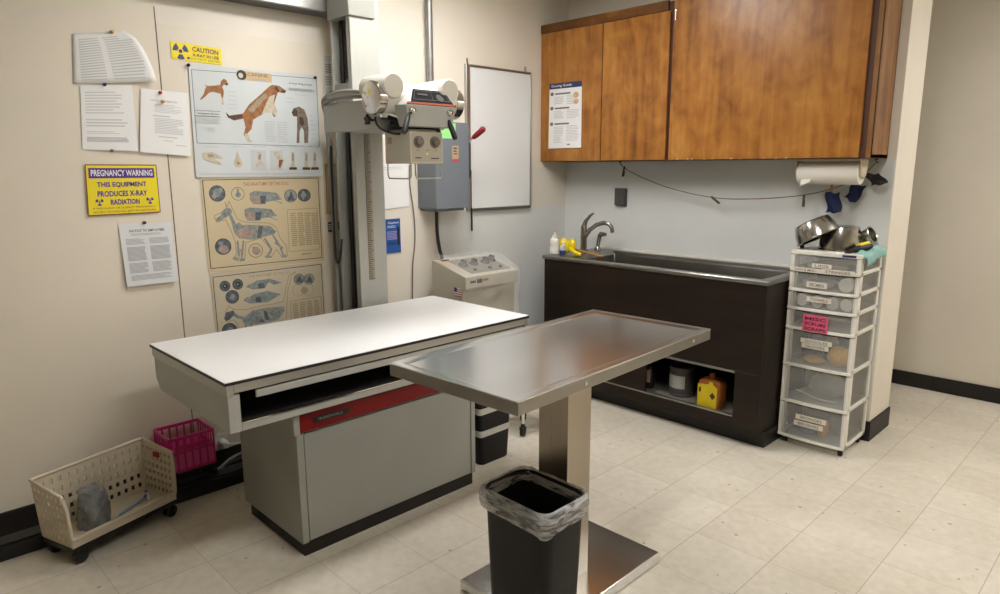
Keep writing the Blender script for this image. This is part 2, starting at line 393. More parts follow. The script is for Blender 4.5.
# lamps on the ceiling
emit_m = mat('lamp_diffuser', (252, 250, 250), .5, emit=29.0)
def ceiling_lamp(x, y, label):
    t = thing('ceiling_light', label, 'light', (x, y, ZC-.09))
    f = MB(); f.box(x-.17, x+.17, y-.63, y-.60, ZC-.09, ZC); f.box(x-.17, x+.17, y+.60, y+.63, ZC-.09, ZC); f.box(x-.17, x-.15, y-.6, y+.6, ZC-.09, ZC); f.box(x+.15, x+.17, y-.6, y+.6, ZC-.09, ZC)
    part('housing', f, white_ceil, t)
    d = MB(); d.box(x-.15, x+.15, y-.6, y+.6, ZC-.085, ZC-.03); part('diffuser', d, emit_m, t)
ceiling_lamp(-.20, -.80, 'fluorescent ceiling light above the x-ray table')
ceiling_lamp(1.45, -1.55, 'fluorescent ceiling light over the open floor')
ceiling_lamp(2.6, 1.3, 'fluorescent ceiling light in the passage past the wall end')

# ------------------------------------------------------------------ x-ray table
def xray_table():
    t = thing('x_ray_table', 'long grey x-ray table with white top, open cassette slot and red band', 'x-ray table', (-.39, -1.4, 0))
    X0, X1, Y0, Y1, H = -.76, -.02, -2.124, -.63, .78
    m = MB(); m.box(X0, X1, Y0, Y1, H-.011, H); m.box(X0-.001, X1+.001, Y0-.001, Y1+.001, H-.013, H-.0025, 1)
    part('tabletop', m, [white_l, blackp], t, label='white laminate top with a thin black edge')
    m = MB()                                              # metal rail under the top
    m.box(X0+.004, X1-.004, Y0+.004, Y0+.03, .728, H-.013); m.box(X0+.004, X1-.004, Y1-.03, Y1-.004, .728, H-.013)
    m.box(X0+.004, X0+.03, Y0+.03, Y1-.03, .728, H-.013); m.box(X1-.03, X1-.004, Y0+.03, Y1-.03, .735, H-.013)
    part('top_rail', m, alum, t, .002)
    m = MB()                                              # body: end panels with a cut rear corner, bottom, back, front lip
    for y0 in (Y0+.008, Y1-.028):
        m.prism([(X0+.01, y0, .728), (X0+.01, y0, .635), (X0+.055, y0, .592), (X1-.0106, y0, .592), (X1-.0106, y0, .728)], (0, .02, 0))
    m.box(X0+.055, X1-.012, Y0+.028, Y1-.028, .592, .604); m.box(X0+.01, X0+.022, Y0+.028, Y1-.028, .635, .728)
    m.box(X1-.022, X1-.01, Y0+.0525, Y1-.0285, .592, .622); m.box(X1-.024, X1-.01, Y0+.0082, Y0+.052, .5915, .7285)
    m.box(X1-.022, X1-.010, Y0+.11, Y1-.028, .700, .728)
    part('body', m, greyl, t, .003)
    m = MB(); m.box(X1-.016, X1-.006, Y0+.06, Y1-.03, .621, .626); part('slot_edge_strip', m, chrome, t)
    m = MB(); m.box(X0+.05, X1-.03, Y0+.03, Y1-.03, .606, .612); m.box(X0+.05, X0+.06, Y0+.03, Y1-.03, .612, .72); part('cassette_tray', m, mat('tray_dark_grey', (46, 43, 40), .45), t, label='black inside of the cassette slot')
    # pedestal
    A, B, C, D = -.57, -.06, -1.86, -.955
    m = MB(); m.box(A, B-.008, C, D, .058, .592); m.box(B-.012, B, C, C+.028, .058, .505); m.box(B-.012, B, D-.025, D, .058, .505)
    m.box(A+.02, B-.0105, C-.014, C-.0005, .505, .5915)
    m.box(B-.01, B+.012, C-.0145, C+.0115, .505, .591)
    part('pedestal', m, greyp, t, .003)
    m = MB(); m.box(B-.01, B-.003, C+.033, D-.03, .062, .503); part('front_panel', m, greyp, t, .002)
    m = MB(); m.box(A+.03, B-.012, C+.012, D-.012, 0, .058); part('kick_plate', m, base_blk, t)
    m = MB(); m.box(B-.006, B+.010, C+.012, D, .513, .589); rp = part('accent_panel', m, red_en, t, .003, label='red enamel band across the pedestal')
    m = MB(); y0, y1, zc, r = -1.795, -1.635, .551, .012
    pts = [(B+.0101, y1-r+r*math.cos(a), zc+r*math.sin(a)) for a in [PI/2-PI*i/10 for i in range(11)]] + [(B+.0101, y0+r+r*math.cos(a), zc+r*math.sin(a)) for a in [-PI/2-PI*i/10 for i in range(11)]]
    m.prism(pts, (.003, 0, 0))
    s = Sheet((B+.0131, y0+.02, zc+.006), (B+.0131, y1-.03, zc+.006), (B+.0131, y1-.03, zc-.006), (B+.0131, y0+.02, zc-.006), (1, 0, 0))
    s.text('TRANSWORLD', 0, 0, 1, 1, 1, 0, .0006)
    m.add(s.print.v, s.print.f, 1)
    part('nameplate', m, [blackp, alum], rp, label='black pill-shaped nameplate with silver lettering', smooth=None)
xray_table()

# ------------------------------------------------------------------ steel exam table
def steel_table():
    t = thing('exam_table', 'stainless steel pedestal exam table with a flat tray top', 'table', (.72, -1.25, 0))
    H = .88; g = .006; hw, hl, cx, cy, th = .272, .556, .7035, -1.2225, math.radians(2.5)
    rt = lambda x, y, z: (cx+x*math.cos(th)-y*math.sin(th), cy+x*math.sin(th)+y*math.cos(th), z)
    ring = lambda a, z: [rt(-hw+a, -hl+a, z), rt(hw-a, -hl+a, z), rt(hw-a, hl-a, z), rt(-hw+a, hl-a, z)]
    m = MB(); m.loft([ring(.0012, H-.005), ring(0, H-.004), ring(0, H-.0006), ring(.0008, H), ring(.024, H), ring(.045, H-g), ring(.06, H-g)], 0, True, True)
    part('tabletop', m, steel, t)
    m = MB(); m.loft([ring(.03, H-.042), ring(.002, H-.042), ring(.0005, H-.040), ring(.0005, H-.0052)], 0, True, True)
    part('apron', m, mat('apron_dim_reflection', (150, 146, 140), .3, 1.0, var=.1, vscale=6), t, .001)  # darker steel: dim reflections on the table edge are put into its colour
    m = MB(); m.box(.74-.065, .74+.065, -1.26-.062, -1.26+.062, .04, H-.042); m.box(.74-.066, .74-.0655, -1.3, -1.25, .05, .8)
    m.box(.73, .733, -1.3232, -1.322, .05, .83)
    part('column', m, steel2, t, .004)
    m = MB(); m.box(.74-.15, .74+.15, -1.5, -1.02, H-.07, H-.042); part('top_bracket', m, steel2, t, .003)
    m = MB(); X0, X1, Y0, Y1 = .515, .928, -1.56, -.905
    ring = lambda a, z: [(X0+a, Y0+a, z), (X1-a, Y0+a, z), (X1-a, Y1-a, z), (X0+a, Y1-a, z)]
    m.loft([ring(.002, .006), ring(0, .006), ring(0, .036), ring(.006, .044), ring(.05, .044)]); part('base', m, steel, t, .002)
    for a in (X0+.05, X1-.05):
        for b in (Y0+.05, Y1-.05):
            m = MB(); m.cyl((a, b, 0), (a, b, .006), .02); part('foot', m, black_rub, t)
    for y in (-.25, .42):
        m = MB(); m.lathe([(.008, 0), (.008, .002), (.004, .004)], rt(hw-.001, y, .858), (math.cos(th), math.sin(th), 0), 14); part('bolt', m, chrome, t)
steel_table()

# ------------------------------------------------------------------ wastebasket with liner
def rrect(cx, cy, hx, hy, r, z, n=6):
    out = []
    for qx, qy, a0 in ((1, 1, 0), (-1, 1, PI/2), (-1, -1, PI), (1, -1, 3*PI/2)):
        for i in range(n+1):
            a = a0+PI/2*i/n; out.append(Vector((cx+qx*(hx-r)+r*math.cos(a), cy+qy*(hy-r)+r*math.sin(a), z)))
    return out
BX, BY = .770, -1.450
def wastebasket():
    t = thing('wastebasket', 'black plastic wastebasket on the steel table base, lined with a clear bag', 'trash can', (BX, BY, .0455))
    m = MB(); z0, z1 = .046, .436
    rr = lambda k, z, d=0: rrect(BX, BY, .130+.017*k-d, .098+.012*k-d, .04+.012*k, z)
    m.loft([rr(0, z0, .004), rr(0, z0+.006), rr(.5, (z0+z1)/2), rr(.95, z1-.02), rr(.95, z1-.02, -.004), rr(1, z1, -.004)], 0, True, False)
    part('body', m, darkp, t, smooth=40)
    m = MB(); m.loft([rr(1, z1, -.004), rr(1, z1, .003), rr(.5, (z0+z1)/2, .004), rr(0, z0+.012, .006)], 0, False, True); part('inner_wall', m, inside_blk, t, smooth=40)
    m = MB(); rn = random.Random(3)
    def wob(ring, k):
        c = Vector((BX, BY, 0)); out = []
        for i, p in enumerate(ring):
            d = Vector((p.x-c.x, p.y-c.y, 0)).normalized(); a = i/len(ring)*2*PI
            w = .5*math.sin(5*a+k)+.35*math.sin(11*a+2*k)+.3*math.sin(17*a+k*3)
            out.append(p+d*(.004*w*k)+Vector((0, 0, .006*math.sin(3*a+1)*k+.004*w*k)))
        return out
    R = lambda k, z, d: rrect(BX, BY, .130+.018*k-d, .098+.013*k-d, .05, z, 12)
    m.loft([wob(R(.97, .395, .008), .6), wob(R(.98, .42, .006), .5), wob(R(1, .437, .002), .5), wob(R(1, .444, -.004), .4), wob(R(1, .437, -.011), .5), wob(R(1, .41, -.013), 1.0), wob(R(1, .385, -.011), 1.4), wob(R(1, .362, -.007), 1.6)], 0, False, False)
    one('trash_bag', 'clear crinkled trash bag folded over the rim of the black wastebasket', 'trash bag', m, bagm, smooth=60)
wastebasket()

# ------------------------------------------------------------------ sink cabinet, tub, faucet
SX0, SX1, SY = -.79, .722, .345
def sink_unit():
    t = thing('sink_cabinet', 'dark walnut laminate base cabinet carrying the long tub sink', 'cabinet', (0, .62, 0))
    O0, O1, OZ0, OZ1 = -.50, .578, .158, .415
    m = MB()
    m.box(SX0, SX1, SY, SY+.018, OZ1, .893)                    # front above the opening
    m.box(O1, SX1, SY, SY+.018, .088, OZ1); m.box(SX0, O0, SY, SY+.018, .088, OZ1); m.box(O0, O1, SY, SY+.018, .088, OZ0)
    m.box(SX0, SX0+.018, SY+.018, YB-.01, .088, .893); m.box(SX1-.018, SX1, SY+.018, YB-.01, .088, .893)
    m.box(SX0+.018, SX1-.018, YB-.024, YB-.010, .088, .893)
    part('body', m, walnut, t, .002)
    m = MB(); m.box(SX0+.02, SX1+.008, SY+.075, YB-.03, 0, .088); part('toe_kick', m, mat('toe_black', (24, 19, 16), .5), t)
    m = MB(); m.box(SX0+.018, SX1-.018, SY+.018, YB-.024, .132, .146); part('shelf', m, mat('worn_grey_shelf', (120, 114, 104), .6, var=.2, vscale=14), t)
    m = MB(); m.box(O0, O1, SY-.004, SY+.014, OZ1-.012, OZ1); m.box(O0, O1, SY-.003, SY+.012, OZ0, OZ0+.006); m.box(O0, O1, SY+.020, SY+.030, OZ0-.006, OZ0+.006)
    part('door_track', m, alum, t)
    m = MB(); m.box(O0, .02, SY+.004, SY+.014, OZ0+.006, OZ1-.012); part('door', m, walnut, t, .001)
    m = MB(); m.box(O0+.02, .0, SY+.022, SY+.032, OZ0+.006, OZ1-.012); part('door', m, walnut, t, .001)
    # steel tub
    s = thing('tub_sink', 'long stainless steel tub sink set into the dark walnut cabinet', 'sink', (0, .62, .893))
    m = MB(); a0, a1, b0, b1, z = SX0-.012, SX1+.008, SY-.012, YB-.006, .918
    q = lambda x0, x1, y0, y1, zz: [(x0, y0, zz), (x1, y0, zz), (x1, y1, zz), (x0, y1, zz)]
    T0, T1, V0, V1 = -.585, .665, .405, .84
    m.loft([q(a0+.006, a1-.006, b0+.006, b1, .893), q(a0, a1, b0, b1, .897), q(a0, a1, b0, b1, .914), q(a0+.005, a1-.005, b0+.005, b1, z),
            q(T0-.03, T1+.012, V0-.03, V1+.02, z), q(T0-.02, T1+.004, V0-.02, V1+.012, z-.005), q(T0, T1, V0, V1, z-.02), q(T0+.02, T1-.02, V0+.02, V1-.02, z-.30)], 0, False, True)
    part('tub', m, sinkm, s, .004, 30)
    m = MB(); m.box(a0+.004, a1-.004, b1-.012, b1, z-.002, z+.012); part('rear_lip', m, mat('white_caulk', (212, 208, 196), .5), s, .003)
    m = MB(); m.lathe([(.03, 0), (.03, .003), (.02, .004)], (.4, .62, z-.299)); part('drain', m, chrome, s)
    # faucet on the left deck
    fx, fy, fz = -.745, .70, .9185
    f = thing('faucet', 'brushed nickel kitchen faucet with curved spout on the sink deck', 'faucet', (fx, fy, fz))
    m = MB(); m.lathe([(.034, 0), (.034, .006), (.024, .012), (.022, .014), (.022, .09), (.0235, .092), (.0235, .10), (.022, .102), (.022, .165), (.019, .175)], (fx, fy, fz)); part('body', m, faucetm, f)
    m = MB(); e = Vector((.97, .24, 0)).normalized(); p0 = Vector((fx, fy, fz))
    pts = [p0+e*a+Vector((0, 0, h)) for a, h in ((.01, .10), (.045, .148), (.09, .182), (.14, .198), (.180, .194), (.203, .172), (.210, .135))]
    m.tube(pts, [.0155, .0155, .015, .0145, .014, .0135, .0135, .0135, .013, .013, .0135, .014, .0145][:7], 14); part('spout', m, faucetm, f, smooth=60)
    m = MB(); m.tube([p0+Vector((0, 0, .165)), p0+e*.012+Vector((0, 0, .205)), p0+e*.045+Vector((0, 0, .245)), p0+e*.07+Vector((0, 0, .262))], [.018, .014, .010, .007], 12); part('lever', m, faucetm, f, smooth=60)
    sx, sy = -.70, .80
    g = thing('sink_sprayer', 'small brushed nickel side sprayer standing right of the faucet', 'sprayer', (sx, sy, fz))
    m = MB(); m.lathe([(.026, 0), (.026, .005), (.018, .02), (.014, .026)], (sx, sy, fz)); part('base', m, faucetm, g)
    m = MB(); m.tube([(sx, sy, fz+.02), (sx+.012, sy-.006, fz+.06), (sx+.026, sy-.012, fz+.105)], [.012, .014, .016], 12)
    m.tube([(sx+.022, sy-.010, fz+.100), (sx+.04, sy-.018, fz+.116), (sx+.09, sy-.038, fz+.118)], [.016, .017, .013], 12); part('spray_head', m, faucetm, g, smooth=60)
sink_unit()

# ------------------------------------------------------------------ wall cabinet
def wall_cabinet():
    X0, X1, Y0, Z0, Z1 = XA+.001, 1.048, .634, 1.526, 2.432
    t = thing('wall_cabinet', 'amber maple wall cabinet above the sink with three plain doors', 'cabinet', (0, .78, Z0))
    m = MB()
    m.box(X0, X1, Y0+.02, YB-.004, Z0, Z0+.018); m.box(X0, X1, Y0+.02, YB-.004, Z1-.018, Z1); m.box(X0, X0+.018, Y0+.02, YB-.004, Z0, Z1)
    m.box(X0, X1, YB-.012, YB-.004, Z0, Z1)
    m.box(X0+.018, X1, Y0+.018, Y0+.034, Z0+.018, Z1-.018)
    part('carcass', m, maple_dk, t)
    m = MB(); m.box(X1-.022, X1, Y0+.012, YB-.005, Z0-.001, Z1); part('side_panel', m, maple2, t, .002)
    m = MB(); m.box(X0, -.105, Y0-.002, Y0+.018, Z1-.052, Z1+.004); part('top_rail', m, wood('dark_maple_rail', (70, 42, 16), (112, 70, 28), (176, 122, 54), (.8, 3, 3), .4, (3, 20, 20), 9), t, .002)
    for i, (a, b, z1) in enumerate(((X0+.004, -.5745, Z1-.054), (-.5675, -.088, Z1-.054), (-.045, .999, Z1))):
        m = MB(); m.box(a, b, Y0, Y0+.017, Z0+.003, z1)
        d = part('door', m, maples[i], t, .002)
        if i == 2:
            k = MB(); k.box(-.0605, -.047, Y0+.006, Y0+.017, Z1-.11, Z1-.055); k.cyl((-.056, Y0+.005, Z1-.112), (-.056, Y0+.005, Z1-.053), .004, n=10)
            part('hinge', k, chrome, d)
            k = MB(); k.box(1.001, 1.008, Y0+.004, Y0+.016, Z0+.07, Z0+.09); part('catch', k, redh, d)
    m = MB(); m.box(-.068, -.0455, Y0+.006, Y0+.0175, Z0+.002, Z1-.002); part('mullion', m, maples[1], t)
    m = MB(); m.box(-.0875, -.0685, Y0+.0172, Y0+.0179, Z0, Z1); part('gap', m, mat('gap_maroon', (66, 22, 18), .6), t)
    m = MB(); m.box(.999, X1-.021, Y0+.012, Y0+.02, Z0, Z1); part('stile', m, maple_dk, t)
    rn = random.Random(5)
    for i in range(12):
        x = -.03+i*.058+rn.random()*.03; w = .006+rn.random()*.014; h = .003+rn.random()*.006
        m = MB(); m.prism([(x, Y0-.0006, Z0+.003), (x+w, Y0-.0006, Z0+.003), (x+w*.8, Y0-.0006, Z0+.003+h), (x+w*.3, Y0-.0006, Z0+.003+h*.7)], (0, .0025, 0))
        part('paint_chip', m, mat('raw_wood', (206, 178, 130), .8), t, label='chipped pale spot on the door edge')
    # paper sheet taped on the left door
    Y = Y0-.003
    s = Sheet(on(1, Y, 549.8, 84.2), on(1, Y, 582.2, 80.6), on(1, Y-.004, 581.2, 147.6), on(1, Y-.004, 548.5, 148.6), (0, -1, 0))
    s.r(0, 0, 1, .085, 1, .0016); s.text('Dosing Guide', .07, .022, .70, .066, 2)
    for k, (v, w) in enumerate(((.13, .48), (.35, .45), (.59, .45))):
        s.circ(.09, v+.03, .055, .028, 3); s.r(.18, v+.02, .18+w, v+.045, 3)
        s.lines(.16, v+.075, .46, v+.20, 5, 4, .45, .3, k); s.lines(.55, v+.065, .93, v+.21, 6, 4, .4, .3, k+9)
    s.circ(.83, .20, .085, .045, 5); s.circ(.83, .30, .075, .04, 5); s.lines(.16, .8, .42, .93, 5, 4, .45, .3, 30); s.lines(.55, .80, .95, .9, 5, 4, .4, .2, 31); s.r(.58, .935, .66, .955, 3)
    hang('dosing_chart', 'long white dosing sheet with dark blue header on the cabinet door', 'paper', s, paper, [ink, navy, paper, mat('print_mid_grey', (110, 110, 112), .6), inkl, mat('print_seal_tan', (206, 170, 130), .6, var=.3, vscale=120)], th=.0014)
wall_cabinet()

# ------------------------------------------------------------------ x-ray tube stand
def tube_stand():
    CX0, CX1, CY0, CY1 = -.985, -.80, -1.075, -.905
    t = thing('x_ray_tube_stand', 'grey column stand carrying the x-ray tube head over the table', 'x-ray stand', (-.86, -1.02, .065))
    m = MB()                                        # column: channel open to the -y side
    m.box(CX1-.035, CX1, CY0, CY1, .07, 2.62); m.box(CX0, CX1-.035, CY1-.02, CY1, .07, 2.62); m.box(CX0, CX0+.018, CY0, CY1-.02, .07, 2.62)
    m.box(CX1-.002, CX1+.004, CY0-.001, CY0+.052, .07, 2.2)
    part('column', m, greyl, t, .003)
    m = MB(); m.box(CX0-.02, CX1+.02, CY0-.02, CY1+.01, .065, .16); part('column_foot', m, greyp, t, .003)
    m = MB(); m.box(CX0+.055, CX0+.085, CY0+.03, CY0+.036, .16, 1.68); m.box(CX0+.04, CX0+.065, CY0+.03, CY0+.036, 1.8, 2.25); part('belt', m, blackp, t)
    m = MB(); m.box(CX1-.055, CX1-.047, CY0+.02, CY0+.03, .16, 2.2); part('guide_rod', m, mat('rust_brown', (104, 84, 66), .5), t)
    m = MB(); m.box(CX0+.02, CX1-.04, CY0+.04, CY0+.10, 1.80, 1.93); m.box(CX0+.012, CX1-.038, CY0+.004, CY0+.04, 1.795, 1.905); part('counterweight', m, greyp, t, .003)
    m = MB(); m.box(CX0+.001, CX1+.012, CY0-.012, CY1-.03, 2.212, 2.62); part('upper_carriage', m, greyp, t, .004)
    m = MB(); m.box(CX1+.0, CX1+.003, -1.019, -.985, .91, 1.66)
    z = .915
    k = 0
    while z < 1.655:
        m.box(CX1+.003, CX1+.0036, -1.018, -1.018+(.03 if k % 5 == 0 else .019), z, z+.0035, 1); z += .010; k += 1
    part('height_scale', m, [mat('scale_tan', (150, 142, 124), .5), ink], t, smooth=None)
    m = MB(); m.box(-.90, -.44, -1.182, -1.165, 1.66, 1.795); m.box(-.90, -.44, -.885, -.868, 1.66, 1.795)
    m.box(CX1+.008, -.46, -1.165, -.885, 1.66, 1.672); m.box(CX1+.008, -.46, -1.165, -.885, 1.70, 1.715); m.box(-.476, -.46, -1.165, -.885, 1.66, 1.715)
    part('arm_carriage', m, greyl, t, .003)
    m = MB(); m.box(-.5, -.34, -1.10, -.90, 1.655, 1.70); m.box(-.44, -.30, -1.08, -.93, 1.640, 1.66); part('tube_yoke', m, mat('dark_grey_metal', (66, 66, 64), .5), t, .003)
    # tube housing along y
    ax, az = -.375, 1.787
    m = MB(); m.lathe([(.056, 0), (.060, .006), (.060, .03), (.062, .034), (.062, .10), (.074, .13), (.074, .32), (.069, .34), (.069, .42), (.062, .435)], (ax, -1.235, az), (0, 1, 0), 36)
    part('tube_housing', m, hornw, t)
    m = MB(); m.lathe([(.004, -.006), (.050, .0), (.068, .004), (.071, .008), (.071, .046), (.066, .05)], (ax, -1.262, az), (0, 1, 0), 36); part('end_cap', m, chrome, t, label='polished round end cap at the left')
    m = MB(); m.lathe([(.066, 0), (.071, .004), (.071, .045), (.064, .052), (.004, .056)], (ax, -.825, az), (0, 1, 0), 36); part('end_cap', m, chrome, t, label='polished round end cap at the right')
    for y, x1 in ((-1.188, -.298), (-.872, -.298)):
        m = MB(); m.lathe([(.046, 0), (.053, .012), (.054, .10), (.054, x1+.50-.006), (.050, x1+.50)], (-.50, y, 1.836), (1, 0, 0), 30); part('cable_horn', m, hornw, t)
        m = MB(); m.lathe([(.047, 0), (.047, .0015)], (x1-.0005, y, 1.836), (1, 0, 0), 30); part('horn_cap', m, mat('horn_cap_grey', (172, 166, 150), .4), t)
    # control hood
    hx = lambda yc, w: (yc-w/2, yc+w/2)
    yc = -1.0; A = hx(-.985, .195); B = hx(-1.03, .285); C = hx(-1.03, .25)
    top = [Vector((-.325, A[0], 1.836)), Vector((-.325, A[1], 1.836))]; mid = [Vector((-.235, B[0], 1.756)), Vector((-.235, B[1], 1.756))]; bot = [Vector((-.255, C[0], 1.665)), Vector((-.255, C[1], 1.665))]
    bk = lambda v, d: Vector((v.x-d, v.y, v.z))
    vs = top+mid+bot+[bk(top[0], .06), bk(top[1], .06), bk(mid[0], .09), bk(mid[1], .09), bk(bot[0], .06), bk(bot[1], .06)]
    m = MB(); m.add(vs, [(0, 2, 3, 1), (2, 4, 5, 3), (0, 6, 8, 2), (2, 8, 10, 4), (1, 3, 9, 7), (3, 5, 11, 9), (0, 1, 7, 6), (4, 10, 11, 5), (6, 7, 9, 8), (8, 9, 11, 10)])
    hood = part('control_hood', m, greyl, t, .003)
    face = Sheet(top[0], top[1], mid[1], mid[0], (mid[0]-top[0]).cross(top[1]-top[0])*1)
    if face.n.x < 0: face.n = -face.n
    m = MB(); f = face
    def slab(u0, v0, u1, v1, th):
        P = [f.at(u0, v0, 0), f.at(u0, v1, 0), f.at(u1, v1, 0), f.at(u1, v0, 0)]; mm = MB(); mm.prism(P, f.n*th); return mm
    dp = part('display_panel', slab(.07, .06, .97, .84, .003), glow_dark, hood, .001)
    f.frame(.12, .16, .92, .72, .012, .03, 0); f.r(.20, .36, .44, .46, 0, .0040); f.circ(.72, .55, .08, .22, 0, .0036)
    f.frame(.12, .16, .55, .72, .008, .02, 0)
    for i in range(len(f.print.v)): f.print.v[i] = f.print.v[i]+f.n*.002
    part('dial_print', f.print, mat('display_grey', (66, 66, 62), .65, spec=.05), dp, smooth=None)
    part('stripe', slab(.0, .86, 1.0, .99, .003), mat('orange_red_stripe', (104, 44, 18), .65, spec=.1), hood)
    low = Sheet(mid[0], mid[1], bot[1], bot[0], (1, 0, .1))
    for (u, v, ky, kz) in ((.10, .28, -1.5, -1), (.86, .28, .2, -1)):
        p = low.at(u, v, 0)
        m = MB(); m.lathe([(.016, 0), (.014, .014), (.010, .016)], p, low.n, 18); part('knob', m, chrome, hood)
    for (u, v, dy) in ((.05, .42, -.055), (.90, .62, .01)):
        p = low.at(u, v, -.004); q = p+Vector((.035, dy, -.085)); d = (q-p).normalized()
        m = MB(); m.tube([p, p+d*.012, p+d*.03, q-d*.01, q], [.008, .009, .0115, .0125, .009], 12); part('handle', m, blackp, hood, smooth=60)
    # collimator box
    kx0, kx1, ky0, ky1, kz0, kz1 = -.465, -.275, -1.128, -.942, 1.506, 1.645
    m = MB(); m.box(kx0, kx1, ky0, ky1, kz0, kz1); m.box(kx0+.02, kx1-.02, ky0+.02, ky1-.02, kz1, kz1+.012); col = part('collimator', m, putty, t, .003)
    m = MB(); m.box(kx1, kx1+.002, ky0+.008, ky1-.008, kz0+.008, kz1-.006)
    fs = Sheet((kx1+.002, ky0+.008, kz1-.006), (kx1+.002, ky1-.008, kz1-.006), (kx1+.002, ky1-.008, kz0+.008), (kx1+.002, ky0+.008, kz0+.008), (1, 0, 0))
    fs.r(.10, .84, .30, .88, 1, .0004); fs.r(.62, .86, .90, .90, 1, .0004); fs.circ(.5, .72, .025, .03, 2, .0004)
    for u in (.18, .5, .8): fs.r(u-.02, .58, u+.02, .61, 1, .0004)
    m.add(fs.print.v, fs.print.f, 0); m.m[-len(fs.print.m):] = fs.print.m
    part('face_plate', m, [mat('plate_putty', (168, 158, 138), .4), ink, paper], col, smooth=None)
    for u in (.22, .76):
        p = fs.at(u, .30, .0); m = MB(); m.lathe([(.027, 0), (.026, .004), (.020, .005), (.018, .018), (.012, .021)], p, (1, 0, 0), 24); m.box(p.x+.019, p.x+.023, p.y-.004, p.y+.004, p.z-.018, p.z+.018)
        part('dial', m, mat('dial_grey', (112, 106, 94), .35, .4), col)
    m = MB(); m.box(kx0+.02, kx0+.055, ky0-.001, ky0, kz1-.05, kz1-.02); part('badge', m, mat('badge_tan', (150, 138, 120), .5), col)
    loop = lambda a, b, h: [a, a-Vector((0, 0, h*.75)), a+(b-a)*.05-Vector((0, 0, h)), a+(b-a)*.95-Vector((0, 0, h)), b-Vector((0, 0, h*.75)), b]
    m = MB(); m.tube(loop(Vector((kx0+.01, ky0+.005, kz0)), Vector((kx1-.005, ky0+.005, kz0)), .066), .0035, 8); part('accessory_rail', m, alum, col)
    m = MB(); m.tube(loop(Vector((kx1-.006, ky0+.03, kz0)), Vector((kx1-.006, ky1-.005, kz0)), .066), .0035, 8); part('accessory_rail', m, alum, col)
    # star knob and small cable
    p = Vector((-.47, -1.215, 1.70)); m = MB(); m.cyl(p, p+Vector((0, .04, 0)), .006, n=10)
    for i in range(5):
        a = 2*PI*i/5+.3; m.ball(p+Vector((.016*math.cos(a), 0, .016*math.sin(a))), .009, .008, .009, 10)
    m.cyl(p-Vector((0, .006, 0)), p+Vector((0, .008, 0)), .014, n=14); part('star_knob', m, blackp, t)
    m = MB(); m.tube([(-.43, -1.2, 1.71), (-.42, -1.205, 1.68), (-.40, -1.18, 1.65), (-.36, -1.14, 1.635), (-.34, -1.12, 1.64)], .005, 8, smooth=2)
    m.tube([(-.44, -1.12, 1.715), (-.36, -1.1, 1.69), (-.30, -1.05, 1.682), (-.30, -.96, 1.68)], .010, 8, smooth=2)
    m.tube([(-.40, -1.14, 1.668), (-.34, -1.05, 1.664), (-.31, -.97, 1.662)], .007, 8, smooth=2)
    part('short_cable', m, cable_b, t, smooth=60)
    # grey high-voltage hoses
    m = MB()
    for i, (dy, dz) in enumerate(((0, 0), (.02, .018), (-.012, .026))):
        m.tube([(-.52, -1.15+dy, 1.812+dz*.3), (-.62, -1.17+dy, 1.815+dz), (-.74, -1.19+dy, 1.817+dz), (-.86, -1.195+dy, 1.805+dz*.6), (-.92, -1.17, 1.79), (-.985, -1.11, 1.74), (-1.03, -1.09, 1.68), (-1.03-.006*i, -1.085+.012*i, 1.60), (-1.02-.008*i, -1.08+.014*i, 1.0), (-1.02-.008*i, -1.08+.014*i, .2)], .0105 if i < 2 else .008, 8, smooth=2)
    part('hose', m, cable_g, t, smooth=60)
    m = MB(); m.tube([(-1.0, -1.09, 1.60), (-1.0, -1.095, 1.25), (-.995, -1.10, 1.05), (-.975, -1.10, .98), (-.95, -1.095, 1.02), (-.945, -1.085, 1.12)], .006, 8, smooth=2); part('thin_cable', m, cable_b, t, smooth=60)
tube_stand()
m = MB(); m.box(-.955, -.862, -2.75, -.2, 0, .058); m.box(-.945, -.872, -2.75, -.2, .058, .066)
one('floor_rail', 'black floor rail along the wall that the x-ray column rides on', 'rail', m, blackp, .003)
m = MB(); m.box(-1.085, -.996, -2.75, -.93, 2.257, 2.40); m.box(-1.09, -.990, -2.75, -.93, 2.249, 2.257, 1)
one('upper_rail', 'grey steel rail high on the wall guiding the x-ray column', 'rail', m, [alum, mat('rail_dark_steel', (84, 82, 76), .5)], .003)  # darker steel on the thin strip along the rail's lower edge

